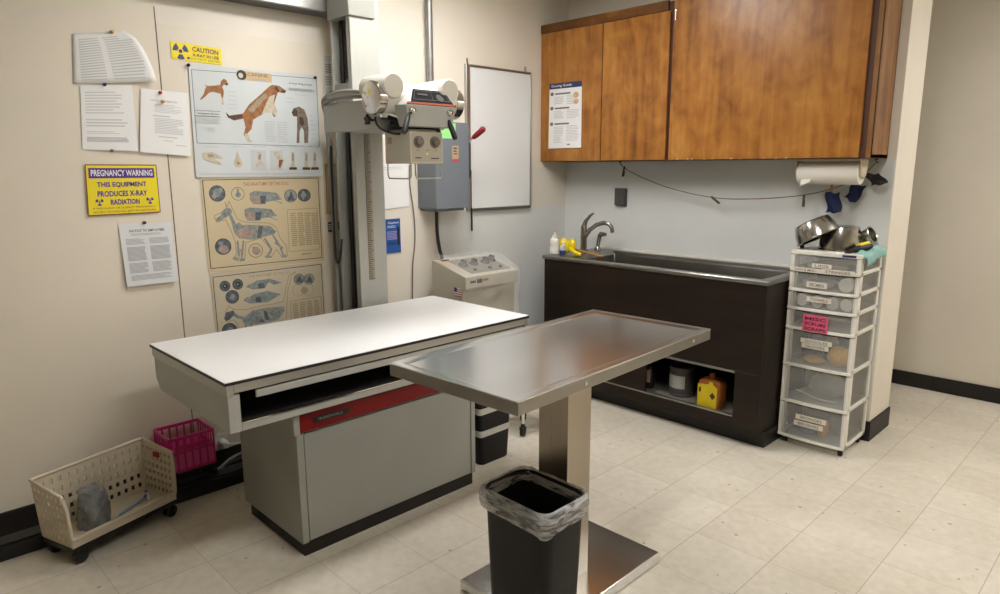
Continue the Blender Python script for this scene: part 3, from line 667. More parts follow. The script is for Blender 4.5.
# ------------------------------------------------------------------ console, switch box, conduit, cords
def console():
    X0, X1, Y0, Y1 = -1.0, -.695, -.44, -.006
    t = thing('x_ray_console', 'putty metal x-ray control console with four knobs behind the table', 'control console', (-.85, -.22, 0))
    m = MB(); prof = [(X0, .05), (X0, .94), (X0+.03, .94), (X1, .868), (X1, .797), (X1-.03, .78), (X1-.05, .05)]
    m.prism([(x, Y0, z) for x, z in prof], (0, Y1-Y0, 0)); part('body', m, putty, t, .004)
    m = MB(); m.box(X0+.02, X1-.08, Y0+.02, Y1-.02, 0, .05); part('plinth', m, base_blk, t)
    a = math.atan2(.072, X1-X0-.03); nrm = Vector((math.sin(a), 0, math.cos(a)))
    zt = lambda x: .94-(x-X0-.03)*math.tan(a)
    m = MB(); P = [(X0+.06, Y0+.08), (X1-.035, Y0+.08), (X1-.035, Y1-.03), (X0+.06, Y1-.03)]
    m.prism([Vector((x, y, zt(x)+.0005)) for x, y in P], nrm*.003); part('desk_panel', m, mat('desk_grey', (124, 118, 108), .35), t)
    for i, y in enumerate((-.32, -.235, -.14, -.07)):
        x = -.85 if i != 3 else -.87; p = Vector((x, y, zt(x)+.003)); m = MB(); m.lathe([(.030, 0), (.030, .006), (.021, .010), (.019, .03), (.012, .033)], p, nrm, 24); part('knob', m, mat('knob_silver_black', (92, 88, 82), .25, .6), t)
    for i, y in enumerate((-.30, -.18, -.09)):
        x = -.765; p = Vector((x, y, zt(x)+.003)); m = MB(); m.lathe([(.012, 0), (.012, .008), (.004, .012)], p, nrm, 14); part('push_button', m, blackp, t)
    m = MB(); m.box(X0+.035, X0+.055, Y0+.04, Y0+.09, .932, .9405); part('brown_switch', m, mat('switch_brown', (110, 64, 34), .5), t)
    s = Sheet((X1+.0005, Y0+.035, .848), (X1+.0005, Y0+.18, .848), (X1+.0005, Y0+.18, .824), (X1+.0005, Y0+.035, .824), (1, 0, 0))
    s.r(0, .2, .30, .8, 0, .001); s.r(.36, 0, .66, 1, 0, .001); s.r(.70, .1, 1, .7, 1, .001)
    part('nameplate', s.print, [blackp, mat('plate_brown', (128, 98, 70), .5)], t, smooth=None)
    s = Sheet((-.795, Y0-.0005, .80), (-.735, Y0-.0005, .80), (-.735, Y0-.0005, .75), (-.795, Y0-.0005, .75), (0, -1, 0))
    s.r(0, 0, 1, 1, 1, .0006)
    for k in range(4): s.r(0, .14+k*.26, 1, .26+k*.26, 0, .0010)
    s.r(0, 0, .42, .52, 2, .0014); part('flag_sticker', s.print, [flag_r, paper, navy], t, smooth=None, label='small red white and blue flag sticker')
    rn = random.Random(4)
    def cover(u, v):
        y = Y0-.006+u*(Y1-Y0+.012); L = [(X0+.04, .965), (X0+.12, .958), (X1-.10, .928), (X1+.008, .878), (X1+.014, .80), (X1+.014, .74), (X1+.004, .68), (X1+.006, .60)]
        f = v*(len(L)-1); i = min(int(f), len(L)-2); g = f-i
        x = L[i][0]*(1-g)+L[i+1][0]*g; z = L[i][1]*(1-g)+L[i+1][1]*g
        w = .006*math.sin(u*17+v*9)+.005*math.sin(u*31-v*21)+.004*math.sin(u*7+v*33)
        return Vector((x+(w if v > .45 else 0), y, z+(w*.8 if v <= .5 else 0)))
    m = MB(); m.grid(cover, 30, 36)
    one('plastic_cover', 'clear plastic film draped over the x-ray control console', 'cover', m, film, smooth=80)
console()
def switch_box():
    X1, Y0, Y1, Z0, Z1 = -.918, -.458, -.205, 1.252, 1.745
    t = thing('switch_box', 'grey electrical switch box with dark red lever on the wall', 'switch box', (-1.0, -.33, Z0))
    m = MB(); m.box(XA+.001, X1-.018, Y0, Y1, Z0, Z1); m.prism([(XA+.001, Y0+.004, Z0), (X1-.02, Y0+.004, Z0), (X1-.03, Y0+.02, Z0-.02), (XA+.001, Y0+.02, Z0-.02)], (0, Y1-Y0-.03, 0)); part('body', m, swdark, t, .003)
    m = MB(); m.box(X1-.018, X1, Y0-.004, Y1+.004, Z0-.004, Z1+.004); part('door', m, swgrey, t, .003)
    m = MB(); m.box(X1, X1+.001, -.335, -.285, 1.525, 1.615); m.box(X1+.001, X1+.0014, -.335, -.285, 1.525, 1.538, 1); m.box(X1+.001, X1+.0014, -.325, -.30, 1.58, 1.587, 2); m.box(X1+.001, X1+.0014, -.325, -.295, 1.565, 1.571, 2); m.box(X1+.001, X1+.0014, -.325, -.298, 1.596, 1.604, 2)
    part('caution_label', m, [mat('label_tan', (176, 152, 122), .5), flag_r, ink], t, smooth=None)
    m = MB(); m.box(X1, X1+.001, -.455, -.305, 1.655, 1.742); m.box(X1+.001, X1+.0014, -.42, -.395, 1.70, 1.725, 1); m.box(X1+.001, X1+.0014, -.36, -.33, 1.702, 1.722, 1); part('green_label', m, [greens, mat('print_rust', (170, 120, 90), .5)], t, smooth=None)
    m = MB(); m.prism([(-.99, Y1, 1.42), (-.94, Y1, 1.42), (-.93, Y1, 1.46), (-.93, Y1, 1.62), (-.95, Y1, 1.665), (-.99, Y1, 1.665)], (0, .03, 0)); part('lever_housing', m, mat('lever_dark', (60, 62, 64), .5), t, .004)
    m = MB(); m.tube([(-.95, Y1+.018, 1.635), (-.94, Y1+.03, 1.65), (-.925, Y1+.045, 1.665)], .007, 10); part('lever', m, alum, t)
    m = MB(); a = Vector((-.925, Y1+.042, 1.662)); d = Vector((.10, .05, .085)).normalized(); m.tube([a, a+d*.008, a+d*.03, a+d*.085, a+d*.098], [.009, .014, .017, .019, .010], 14); part('lever_grip', m, redh, t, smooth=60)
    for z in (1.30, 1.70):
        m = MB(); m.cyl((X1-.01, Y1+.006, z-.02), (X1-.01, Y1+.006, z+.02), .006, n=10); part('hinge', m, alum, t)
switch_box()
m = MB(); m.cyl((XA+.028, -.365, 1.7), (XA+.028, -.365, ZC), .021, n=18); m.cyl((XA+.028, -.365, 1.765), (XA+.028, -.365, 1.80), .028, n=18)
one('conduit_pipe', 'galvanized conduit pipe running up from the switch box to the ceiling', 'pipe', m, mat('galvanized', (150, 150, 146), .4, .7, var=.12, vscale=20))
m = MB(); m.tube([(-1.03, -.37, 1.235), (-1.03, -.37, 1.1), (-1.03, -.355, 1.0), (-1.025, -.33, .92), (-1.03, -.32, .70), (-1.04, -.32, .012)], .011, 10, smooth=2)
one('power_cable', 'thick black cable hanging from the switch box to the console', 'cable', m, cable_b, smooth=60)
m = MB(); pts = [wa(409.5, 165, .012), wa(409.5, 185, .012), wa(413, 205, .012), wa(415, 225, .012), wa(415, 245, .012), wa(412.5, 265, .012), wa(412.5, 300, .012), wa(412.5, 330, .012)]
m.tube(pts, .0035, 6, smooth=2); one('wall_wire', 'thin grey wire hanging down the wall right of the blue notice', 'wire', m, mat('wire_grey', (120, 112, 98), .5), smooth=60)
# pull cord beside the switch box
m = MB(); p = wa(471.5, 208, .04); q = wa(472, 231, .04); m.tube([wa(471, 170, .05), p], .003, 6); m.tube([p, q], .006, 8)
m.m = [0]*len(m.f)
one('pull_cord', 'short black and white cord hanging right of the switch box', 'cord', m, cable_b)

# ------------------------------------------------------------------ whiteboard
def whiteboard():
    y0, y1, z0, z1 = -.055, .522, 1.215, 2.118
    t = thing('whiteboard', 'white dry-erase board with aluminium frame on the left wall', 'whiteboard', (XA+.01, .23, z0))
    m = MB(); m.box(XA+.004, XA+.016, y0+.01, y1-.01, z0+.01, z1-.01); part('board', m, wb, t)
    m = MB(); m.box(XA+.002, XA+.024, y0-.02, y0+.012, z0, z1); m.box(XA+.002, XA+.022, y1-.012, y1, z0, z1); part('side_frame', m, alum, t, .002)
    m = MB(); m.box(XA+.002, XA+.022, y0+.012, y1-.012, z1-.014, z1); part('top_frame', m, mat('frame_bronze', (132, 122, 108), .4, .6), t, .002)
    m = MB(); m.box(XA+.002, XA+.026, y0+.012, y1-.012, z0-.004, z0+.014); part('bottom_frame', m, mat('frame_grey', (104, 102, 98), .4, .6), t, .002)
    for y in (y0, y1-.05):
        m = MB(); m.box(XA+.004, XA+.012, y-.006, y+.006, z1, z1+.035); part('hanging_clip', m, alum, t, .001)
whiteboard()

# ------------------------------------------------------------------ papers and charts on the left wall
def push_pin(px, py, label, m_, off=.012):
    p = wa(px, py, off); mb = MB(); mb.lathe([(.0065, 0), (.0075, .003), (.0045, .005), (.004, .011), (.0062, .013), (.003, .015)], p-Vector((.006, 0, 0)), (1, 0, 0), 14)
    one('push_pin', label, 'push pin', mb, m_, group='push pins in the left wall')
pin_gold, pin_blue, pin_red, pin_dark, pin_grey = mat('pin_gold', (200, 150, 60), .35), mat('pin_blue', (26, 60, 120), .35), mat('pin_red', (190, 30, 50), .35), mat('pin_dark', (40, 40, 46), .35), mat('pin_grey', (130, 126, 120), .35)
# curling notice at the top
def curl_notice():
    edge = [(123.6, 30.6), (135.4, 37.7), (142, 46.5), (147, 55.4), (152.5, 68), (156.8, 81.8)]
    base = wa(130, 83)
    t = thing('curling_notice', 'typed white notice with a curling right edge, topmost at the left', 'paper', base)
    n = 6; vs = []; m = MB()
    def P(u, v):
        f = v*(len(edge)-1); i = min(int(f), len(edge)-2); g = f-i; ex = edge[i][0]*(1-g)+edge[i+1][0]*g; ey = edge[i][1]*(1-g)+edge[i+1][1]*g
        lx, ly = 72+v*1, 34+v*50
        b = max(0, u-.5)*2
        return wa(lx+(ex-lx)*u, ly+(ey-ly)*u, .004+.02*b*b*(v+.15)+.006*math.sin(PI*u)*v)
    m.grid(lambda u, v: P(u, 1-v), 14, 10); part('sheet', m, paper, t, solid=.0006, smooth=80)
    m = MB(); rn = random.Random(2)
    for i in range(17):
        v = .12+i*.05
        for a, b in ((.10, .42), (.50, .93-.05*rn.random())):
            if v < .22 and a > .4: b = .75
            K = 6; T = [P(a+(b-a)*k/K, v)+Vector((.0022, 0, 0)) for k in range(K+1)]; Bt = [P(a+(b-a)*k/K, v+.02)+Vector((.0022, 0, 0)) for k in range(K+1)]
            for k in range(K): m.poly([Bt[k], Bt[k+1], T[k+1], T[k]])
    part('print', m, inkl, t, smooth=None)
curl_notice()
push_pin(112.3, 31.8, 'gold push pin at the top of the curling notice', pin_gold)
s = wall_sheet([(80, 85.5), (131.8, 84.9), (137.7, 151), (82.5, 149.5)], .002, (.008, 0))
s.lines(.08, .10, .80, .46, 8, 0, .35, .35, 11); s.lines(.08, .52, .85, .66, 3, 0, .4, .2, 12); s.lines(.08, .71, .72, .76, 2, 0, .35, .3, 13); s.lines(.08, .80, .86, .88, 4, 1, .55, .1, 14)
hang('typed_notice', 'white typed notice directly below the curling notice', 'paper', s, paper, [inkl, inkg], n=6)
push_pin(104.6, 84.5, 'blue push pin at the edge of the notice below the curling one', pin_blue)
push_pin(112, 150.5, 'grey push pin at the foot of the notice below the curling one', pin_grey)
s = wall_sheet([(140.6, 88.4), (187.7, 93), (190, 156.3), (139.4, 152)], .002, (0, .008))
s.text('NOTICE OF INSPECTION', .20, .155, .76, .18, 1); s.lines(.28, .22, .86, .36, 6, 0, .35, .4, 21); s.lines(.25, .40, .60, .42, 1, 1, .5, 0, 22); s.lines(.28, .44, .88, .69, 10, 0, .45, .5, 23); s.lines(.36, .725, .76, .74, 1, 1, .6, 0, 24); s.lines(.46, .78, .64, .80, 1, 0, .6, 0, 25); s.lines(.7, .84, .92, .86, 1, 0, .6, 0, 26)
hang('letter_notice', 'white typed letter pinned left of the pale dog poster', 'paper', s, paper, [inkl, inkg], n=8)
push_pin(160.4, 92.6, 'red push pin at the top of the typed letter', pin_red)
push_pin(163, 101.6, 'orange push pin in the typed letter, just below the red pin', pin_gold)
def trefoil(s, u, v, ru, rv, m, m2=None):
    s.circ(u, v, ru*.24, rv*.24, m)
    for k in range(3):
        a0 = PI/2+PI+k*2*PI/3
        pts = []
        for j in range(7):
            a = a0-.52+1.04*j/6; pts.append((u+ru*math.cos(a), v-rv*math.sin(a)))
        for j in range(7):
            a = a0+.52-1.04*j/6; pts.append((u+ru*.38*math.cos(a), v-rv*.38*math.sin(a)))
        s.p(pts, m if m2 is None else m2)
s = wall_sheet([(170, 41), (221.4, 49), (221.8, 65.2), (171.2, 58.6)], .001)
trefoil(s, .185, .50, .15, .48, 1, 2); s.text('CAUTION', .41, .13, .93, .42, 1, .02); s.text('X-RAY IN USE', .41, .52, .94, .70, 1, .02); s.circ(.33, .84, .025, .07, 1); s.text('DO NOT ENTER', .37, .77, .96, .90, 3, .0)
hang('caution_sign', 'yellow caution x-ray sign with trefoil above the pale dog poster', 'sign', s, yel, [ink, maroon, trefb, mat('print_olive', (150, 130, 30), .6)])
s = wall_sheet([(84.5, 164.3), (156, 164.7), (160.5, 212.3), (88, 216.2)], .004)
s.frame(0, 0, 1, 1, .012, .02, 3); s.r(.04, .07, .955, .27, 1); s.text('PREGNANCY WARNING', .07, .105, .93, .23, 2, .02)
for (tt, a, b, v0, v1) in (('THIS EQUIPMENT', .14, .83, .345, .46), ('PRODUCES X-RAY', .14, .83, .52, .635), ('RADIATION', .31, .71, .69, .80)): s.text(tt, a, v0, b, v1, 1, .03)
trefoil(s, .86, .735, .055, .075, 1); trefoil(s, .16, .735, .055, .075, 1); s.text('IF PREGNANT OR SUSPECT PREGNANCY,', .07, .845, .93, .885, 3, .0); s.text('NOTIFY TECHNICIAN BEFORE EXPOSURE', .07, .915, .93, .955, 3, .0)
hang('pregnancy_warning_sign', 'yellow and purple pregnancy warning sign on the left wall', 'sign', s, yel, [ink, purple, paper, mat('sign_border_red', (130, 50, 60), .5)], th=.003)
s = wall_sheet([(118.3, 224.5), (170.7, 222), (177.6, 280.6), (126.3, 286.7)], .002, (0, .012))
s.text('NOTICE TO EMPLOYEES', .18, .095, .85, .135, 0, .012); s.lines(.2, .16, .8, .20, 2, 1, .4, .1, 40)
for a, b, q in ((.09, .45, 1), (.53, .92, 2)):
    s.lines(a, .24, b, .34, 5, 1, .5, .3, q); s.lines(a, .37, b, .60, 12, 1, .62, .1, q+5); s.lines(a, .63, b, .80, 9, 1, .55, .2, q+9)
s.lines(.1, .83, .9, .92, 5, 1, .5, .2, 50)
hang('employee_notice', 'laminated grey notice to employees below the pregnancy warning sign', 'paper', s, paper2, [ink, inkg], n=8)
push_pin(144.6, 222.6, 'dark push pin at the top of the employee notice', pin_dark)
# pale poster with three dogs
def px_in(s, x, y):                     # sheet coordinates of a photo position
    P = wa(x, y); y0 = s.c[0].y; y1 = s.c[1].y
    u = (P.y-y0)/(y1-y0)
    for _ in range(4):
        zt = s.c[0].z+(s.c[1].z-s.c[0].z)*u; zb = s.c[3].z+(s.c[2].z-s.c[3].z)*u; v = (P.z-zt)/(zb-zt)
        ya = s.c[0].y+(s.c[3].y-s.c[0].y)*v; yb = s.c[1].y+(s.c[2].y-s.c[1].y)*v; u = (P.y-ya)/(yb-ya)
    return u, v
def mapper(s, ox, oy, k): return lambda pts: [px_in(s, ox+x/k, oy+y/k) for x, y in pts]
s = wall_sheet([(187.9, 63.4), (316.9, 75.8), (322.2, 176.2), (195.8, 177.4)], .002, (0, .003))
q = mapper(s, 100, 0, 3.3)
def P_(pts, m, off=.002): s.p(q(pts), m, off)
a = q([(300, 230), (712, 260), (722, 484), (318, 472)])
for i in range(4): s.path([a[i], a[(i+1) % 4]], .004, 1, asp=1.1)
P_([(452, 232), (565, 245), (565, 273), (452, 263)][::-1], 5)
c = q([(465, 248)])[0]; s.circ(c[0], c[1], .038, .045, 0, .0024); s.circ(c[0]-.006, c[1]+.004, .018, .024, 4, .0028)
c = q([(484, 240), (552, 258)]); s.text('CANINE', c[0][0], c[0][1], c[1][0], c[1][1]-.004, 6, .01); c = q([(500, 260), (545, 270)]); s.r(c[0][0], c[0][1], c[1][0], c[0][1]+.012, 7, .0024)
d1 = [(172, 222), (198, 238), (262, 236), (318, 226), (322, 195), (350, 172), (374, 186), (388, 218), (376, 234), (350, 226), (336, 248), (350, 285), (344, 345), (330, 350), (322, 310), (250, 292), (215, 300), (180, 335), (145, 365), (130, 360), (165, 315), (180, 265), (190, 245)]
s.p(mapper(s, 185, 60, 9.14)(d1)[::-1], 2); s.p(mapper(s, 185, 60, 9.14)([(330, 348), (344, 348), (352, 410), (330, 412)])[::-1], 4); s.p(mapper(s, 185, 60, 9.14)([(366, 214), (388, 212), (388, 228), (376, 236), (366, 228)])[::-1], 3, .0024)
d2 = [(412, 370), (425, 382), (470, 375), (490, 345), (530, 310), (556, 286), (566, 280), (590, 284), (612, 300), (608, 308), (585, 305), (578, 325), (572, 345), (583, 368), (578, 386), (570, 385), (565, 370), (548, 370), (520, 385), (503, 395), (498, 425), (485, 440), (492, 460), (502, 468), (486, 470), (472, 445), (478, 420), (472, 392), (440, 398), (420, 388)]
P_(d2[::-1], 2); P_([(556, 320), (575, 312), (570, 345), (583, 368), (578, 386), (566, 372), (548, 372), (530, 380), (545, 345)][::-1], 4, .0024); P_([(412, 370), (425, 382), (468, 378), (470, 388), (440, 398), (420, 388)][::-1], 3, .0024)
P_([(478, 440), (486, 440), (492, 460), (502, 468), (486, 470), (474, 448)][::-1], 4, .0024); P_([(574, 290), (580, 283), (590, 300), (584, 306)][::-1], 3, .0024); P_([(600, 296), (612, 300), (608, 308), (594, 305)][::-1], 3, .0024); P_([(486, 362), (520, 326), (545, 308), (552, 318), (520, 352), (500, 374)][::-1], 8, .0022)
d3 = [(630, 372), (636, 358), (655, 352), (672, 362), (682, 390), (686, 430), (684, 472), (672, 472), (670, 430), (662, 420), (656, 435), (656, 472), (646, 472), (648, 430), (648, 385), (636, 384)]
P_(d3[::-1], 10); P_([(630, 372), (638, 358), (650, 366), (648, 384), (636, 384)][::-1], 3, .0024); P_([(656, 385), (668, 390), (672, 412), (662, 416), (655, 405)][::-1], 3, .0024)
for (u0, v0, u1, v1), tt in (((622, 272, 698, 284), 'Is Your Dog In Pain?'), ((312, 362, 394, 369), 'Canine Developmental'), ((318, 371, 390, 379), 'Orthopedic Disease')):
    c = q([(u0, v0), (u1, v1)]); s.text(tt, c[0][0], c[0][1], c[1][0], c[1][1]+.004, 0, .014)
def L_(x0, y0, x1, y1, n, m, f, sh, sd):
    c = q([(x0, y0), (x1, y1)]); s.lines(c[0][0], c[0][1], c[1][0], c[1][1], n, m, f, sh, sd)
L_(620, 290, 706, 306, 3, 7, .6, .1, 1); L_(640, 312, 690, 320, 1, 9, .5, 0, 2); L_(310, 383, 395, 385, 1, 0, .8, 0, 3); L_(314, 390, 400, 412, 4, 9, .5, .3, 4); L_(350, 420, 380, 440, 3, 9, .4, .4, 5); L_(540, 400, 580, 472, 9, 9, .55, .3, 6); L_(582, 402, 620, 474, 9, 9, .55, .3, 7); L_(690, 380, 708, 470, 6, 9, .35, .4, 8); L_(416, 300, 452, 372, 5, 9, .25, .6, 15); L_(610, 322, 645, 350, 2, 9, .3, .4, 16); L_(330, 572, 718, 580, 1, 9, .4, 0, 17)
for (x, wd) in ((366, 70), (452, 60), (524, 60), (588, 60), (635, 40), (678, 24), (706, 24)): L_(x-wd*.35, 482, x+wd*.35, 489, 1, 9, .6, 0, 20)
P_([(335, 505), (370, 502), (402, 520), (400, 524), (368, 520), (398, 538), (396, 546), (366, 534), (345, 528), (336, 518)][::-1], 4); P_([(352, 510), (368, 506), (372, 516), (356, 520)][::-1], 8, .0024)
P_([(450, 496), (458, 520), (468, 538), (460, 552), (446, 552), (438, 538), (444, 520)][::-1], 4); P_([(447, 535), (460, 535), (454, 548)][::-1], 8, .0024)
P_([(493, 494), (545, 496), (547, 562), (496, 562)][::-1], 9, .0016); P_([(556, 496), (600, 496), (602, 562), (560, 562)][::-1], 9, .0016)
P_([(516, 500), (530, 502), (528, 528), (540, 544), (514, 552), (510, 544), (522, 530)][::-1], 4); P_([(522, 508), (530, 512), (526, 530), (518, 524)][::-1], 8, .0024)
P_([(568, 502), (586, 500), (594, 520), (604, 530), (592, 556), (584, 556), (590, 534), (578, 520)][::-1], 4); P_([(588, 528), (602, 528), (592, 554), (586, 550)][::-1], 2, .0024)
for x in (634, 678, 706): P_([(x-5, 502), (x+4, 502), (x+5, 545), (x+12, 558), (x-12, 558), (x-6, 545)][::-1], 4); P_([(x-3, 508), (x+3, 508), (x+2, 530), (x-3, 530)][::-1], 8, .0024); P_([(x-12, 552), (x+12, 552), (x+13, 560), (x-13, 560)][::-1], 3, .0022)
hang('canine_poster', 'pale blue-grey poster of three dogs and bone drawings', 'poster', s, poster_w, [ink, greyd, dogb, dogd, dogc, tagt, inkt, inkg, mat('print_bone_shadow', (158, 140, 112), .6, var=.3, vscale=60), inkl, mat('print_dog_taupe', (122, 106, 92), .6, var=.35, vscale=60)], n=6)
push_pin(188.6, 65, 'dark push pin at the top left corner of the pale dog poster', pin_dark)
push_pin(315.2, 77.6, 'dark push pin at the top right corner of the pale dog poster', pin_dark)
# tan anatomy chart of a dog
s = wall_sheet([(199.5, 176.8), (319.5, 174.6), (324.2, 260.8), (208.4, 272.6)], .001)
q = mapper(s, 195, 175, 5.94)
a = q([(42, 30), (728, 18), (752, 490), (92, 555)])
for i in range(4): s.path([a[i], a[(i+1) % 4]], .006, 1, asp=1.2)
def circ(x, y, r, m, ring=None):
    c = q([(x, y), (x+r, y), (x, y+r)]); ru, rv = c[1][0]-c[0][0], c[2][1]-c[0][1]
    if m is not None: s.circ(c[0][0], c[0][1], ru, rv, m)
    if ring is not None: s.ring(c[0][0], c[0][1], ru*1.06, rv*1.06, ring, .93, .0022)
def PT(pts, m, off=.002): s.p(q(pts)[::-1], m, off)
def EL(x, y, rx, ry, m, off=.0024): PT([(x+rx*math.cos(2*PI*i/16), y+ry*math.sin(2*PI*i/16)) for i in range(16)], m, off)
circ(130, 110, 46, 3, 0); EL(128, 105, 24, 26, 2); EL(112, 128, 14, 12, 4); EL(150, 90, 12, 16, 6)
circ(252, 112, 37, None, 0); EL(254, 118, 16, 16, 2); PT([(246, 82), (256, 80), (260, 108), (244, 110)], 2)
circ(565, 124, 36, 6, 0); PT([(545, 155), (566, 95), (592, 150)], 3, .0026); circ(646, 120, 36, 3, 0); PT([(640, 90), (662, 120), (640, 148), (625, 120)], 6, .0026)
circ(165, 425, 46, 3, 0); EL(168, 440, 30, 26, 4); EL(150, 405, 16, 12, 2); circ(358, 448, 40, None, 0); PT([(335, 425), (370, 425), (392, 455), (365, 478), (340, 465)], 4)
for dx, dy in ((0, 0), (-30, 98)):
    PT([(320+dx, 108+dy), (350+dx, 95+dy), (430+dx, 100+dy), (480+dx, 105+dy), (515+dx, 145+dy), (480+dx, 150+dy), (420+dx, 160+dy), (390+dx, 175+dy), (340+dx, 172+dy), (325+dx, 145+dy)], 2)
    PT([(322+dx, 115+dy), (385+dx, 128+dy), (385+dx, 170+dy), (342+dx, 170+dy)], 4, .0024); PT([(385+dx, 122+dy), (420+dx, 125+dy), (415+dx, 172+dy), (385+dx, 170+dy)], 3, .0026); EL(450+dx, 128+dy, 32, 14, 6)
    s.path(q([(465+dx, 150+dy), (515+dx, 168+dy)]), .01, 6)
# outline, skeleton and organs of the standing dog
out = [(175, 160), (185, 195), (150, 225), (115, 240), (112, 255), (128, 280), (180, 265), (215, 340), (235, 390), (245, 470), (222, 498), (255, 510), (268, 440), (280, 470), (265, 512), (292, 505), (300, 400), (390, 375), (440, 430), (452, 460), (412, 488), (450, 490), (480, 440), (510, 480), (515, 490), (545, 480), (540, 420), (500, 370), (480, 310), (440, 285), (300, 280), (250, 265), (215, 190), (200, 155), (190, 190)]
s.path(q(out+[out[0]]), .008, 5, .0019, 1.2)
PT([(160, 215), (190, 195), (212, 200), (218, 225), (200, 240), (160, 265), (130, 278), (120, 262), (150, 240)], 2); EL(192, 208, 20, 14, 6)
PT([(198, 235), (212, 232), (240, 290), (262, 280), (280, 300), (240, 350), (225, 330), (220, 300)], 2)
PT([(230, 310), (300, 295), (440, 300), (480, 335), (470, 350), (400, 370), (340, 385), (260, 375), (230, 345)], 6); EL(295, 345, 50, 32, 4, .0026); PT([(375, 305), (400, 300), (390, 370), (365, 375)], 3, .0028); PT([(400, 310), (450, 305), (478, 340), (430, 350), (402, 335)], 2, .0028)
for (x0, y0, x1, y1) in ((250, 390, 258, 480), (285, 390, 275, 490), (410, 375, 452, 440), (452, 440, 425, 482), (455, 350, 500, 420), (500, 420, 525, 480), (470, 400, 520, 435)): s.path(q([(x0, y0), (x1, y1)]), .016, 2, .0022)
EL(240, 496, 20, 9, 6); EL(278, 502, 18, 9, 6); EL(432, 484, 22, 9, 6); EL(526, 482, 18, 9, 6)
a = q([(545, 207), (722, 196), (738, 440), (558, 455)])
for i in range(4): s.path([a[i], a[(i+1) % 4]], .006, 5, asp=1.2)
for k in range(4):
    c = q([(562+k*42, 225), (612+k*42, 425-k*4)]); s.lines(c[0][0], c[0][1], c[1][0], c[1][1], 17, 5, .6, .25, 60+k)
c = q([(280, 45), (552, 52)]); s.text('THE ANATOMY OF THE DOG', c[0][0], c[0][1], c[1][0], c[1][1]+.012, 7, .01); c = q([(630, 466), (690, 474)]); s.lines(c[0][0], c[0][1], c[1][0], c[1][1], 1, 5, .6, 0, 3)
hang('dog_anatomy_chart', 'tan anatomy chart of a standing dog below the pale poster', 'poster', s, poster_t, [ink, ink, bluegr, greyd, pinkpr, inktl, mat('print_steel', (146, 148, 140), .6, var=.3, vscale=60), mat('print_title_red', (176, 110, 80), .6)], n=6)
# tan anatomy chart of a cat
s = wall_sheet([(209.5, 273.4), (322.5, 261.6), (327, 348), (219, 362)], .001)
q = mapper(s, 205, 255, 7.425)
a = q([(55, 165), (858, 68), (895, 640), (112, 760)])
for i in range(4): s.path([a[i], a[(i+1) % 4]], .006, 1, asp=1.2)
for x, y, r in ((145, 230, 38), (240, 216, 38), (200, 310, 48), (180, 560, 54)): circ(x, y, r, 3, 0); EL(x+4, y, r*.5, r*.5, 2 if r > 40 else 0); EL(x, y, r*.2, r*.2, 6, .0028)
for x in (695, 768): circ(x, 178, 38, 6, 0); PT([(x-25, 200), (x+5, 150), (x+28, 205)], 3, .0026); circ(x-5, 262-(x-695)*.08, 42, None, 5)
circ(735, 262, 26, 5)
for dx, dy in ((0, 0), (-20, 100)):
    PT([(300+dx, 235+dy), (380+dx, 190+dy), (480+dx, 175+dy), (570+dx, 205+dy), (510+dx, 220+dy), (470+dx, 200+dy), (440+dx, 245+dy), (350+dx, 255+dy)] if dy == 0 else [(300+dx, 235+dy), (380+dx, 190+dy), (480+dx, 165+dy), (580+dx, 190+dy), (540+dx, 215+dy), (480+dx, 250+dy), (350+dx, 260+dy)], 2)
    PT([(390+dx, 215+dy), (430+dx, 205+dy), (440+dx, 245+dy), (395+dx, 250+dy)], 3, .0026); EL(345+dx, 228+dy, 34, 18, 6)
s.path(q([(155, 415), (172, 375), (210, 405), (300, 405), (400, 380), (520, 360), (580, 345), (595, 260), (620, 150), (670, 122)]), .007, 5, .0019, 1.2); s.path(q([(600, 480), (605, 360), (612, 260), (640, 150), (670, 125)]), .007, 5, .0019, 1.2)
s.path(q([(155, 415), (140, 470), (160, 495), (215, 480), (240, 520), (250, 600), (240, 700), (280, 720)]), .007, 5, .0019, 1.2)
PT([(140, 470), (155, 425), (210, 410), (215, 440), (180, 480), (150, 490)], 3); PT([(215, 425), (250, 450), (300, 460), (290, 480), (240, 470), (205, 450)], 2)
PT([(270, 480), (350, 410), (450, 390), (580, 380), (590, 410), (540, 480), (450, 500), (300, 525)], 6); PT([(300, 450), (400, 420), (410, 480), (300, 515)], 2, .0024); PT([(430, 415), (455, 415), (475, 480), (445, 480)], 3, .0026); PT([(390, 500), (420, 470), (440, 495)], 3, .0026); PT([(480, 420), (550, 410), (560, 450), (500, 475)], 2, .0026)
for x in (300, 340, 480, 540): s.path(q([(x, 500), (x-8, 640)]), .014, 2, .0022); 
a = q([(630, 345), (855, 305), (872, 560), (645, 610)])
for i in range(4): s.path([a[i], a[(i+1) % 4]], .005, 5, asp=1.2)
for k in range(4):
    c = q([(648+k*52, 360-k*8), (702+k*52, 570-k*8)]); s.lines(c[0][0], c[0][1], c[1][0], c[1][1], 17, 5, .6, .25, 80+k)
c = q([(320, 150), (632, 128)]); s.text('THE ANATOMY OF THE CAT', c[0][0], c[0][1], c[1][0], c[0][1]+.03, 5, .008)
hang('cat_anatomy_chart', 'faded tan anatomy chart of a cat, just above the x-ray table', 'poster', s, poster_t2, [ink, ink, bluegr, greyd, pinkpr, inktl, mat('print_steel', (146, 148, 140), .6, var=.3, vscale=60)], n=4)
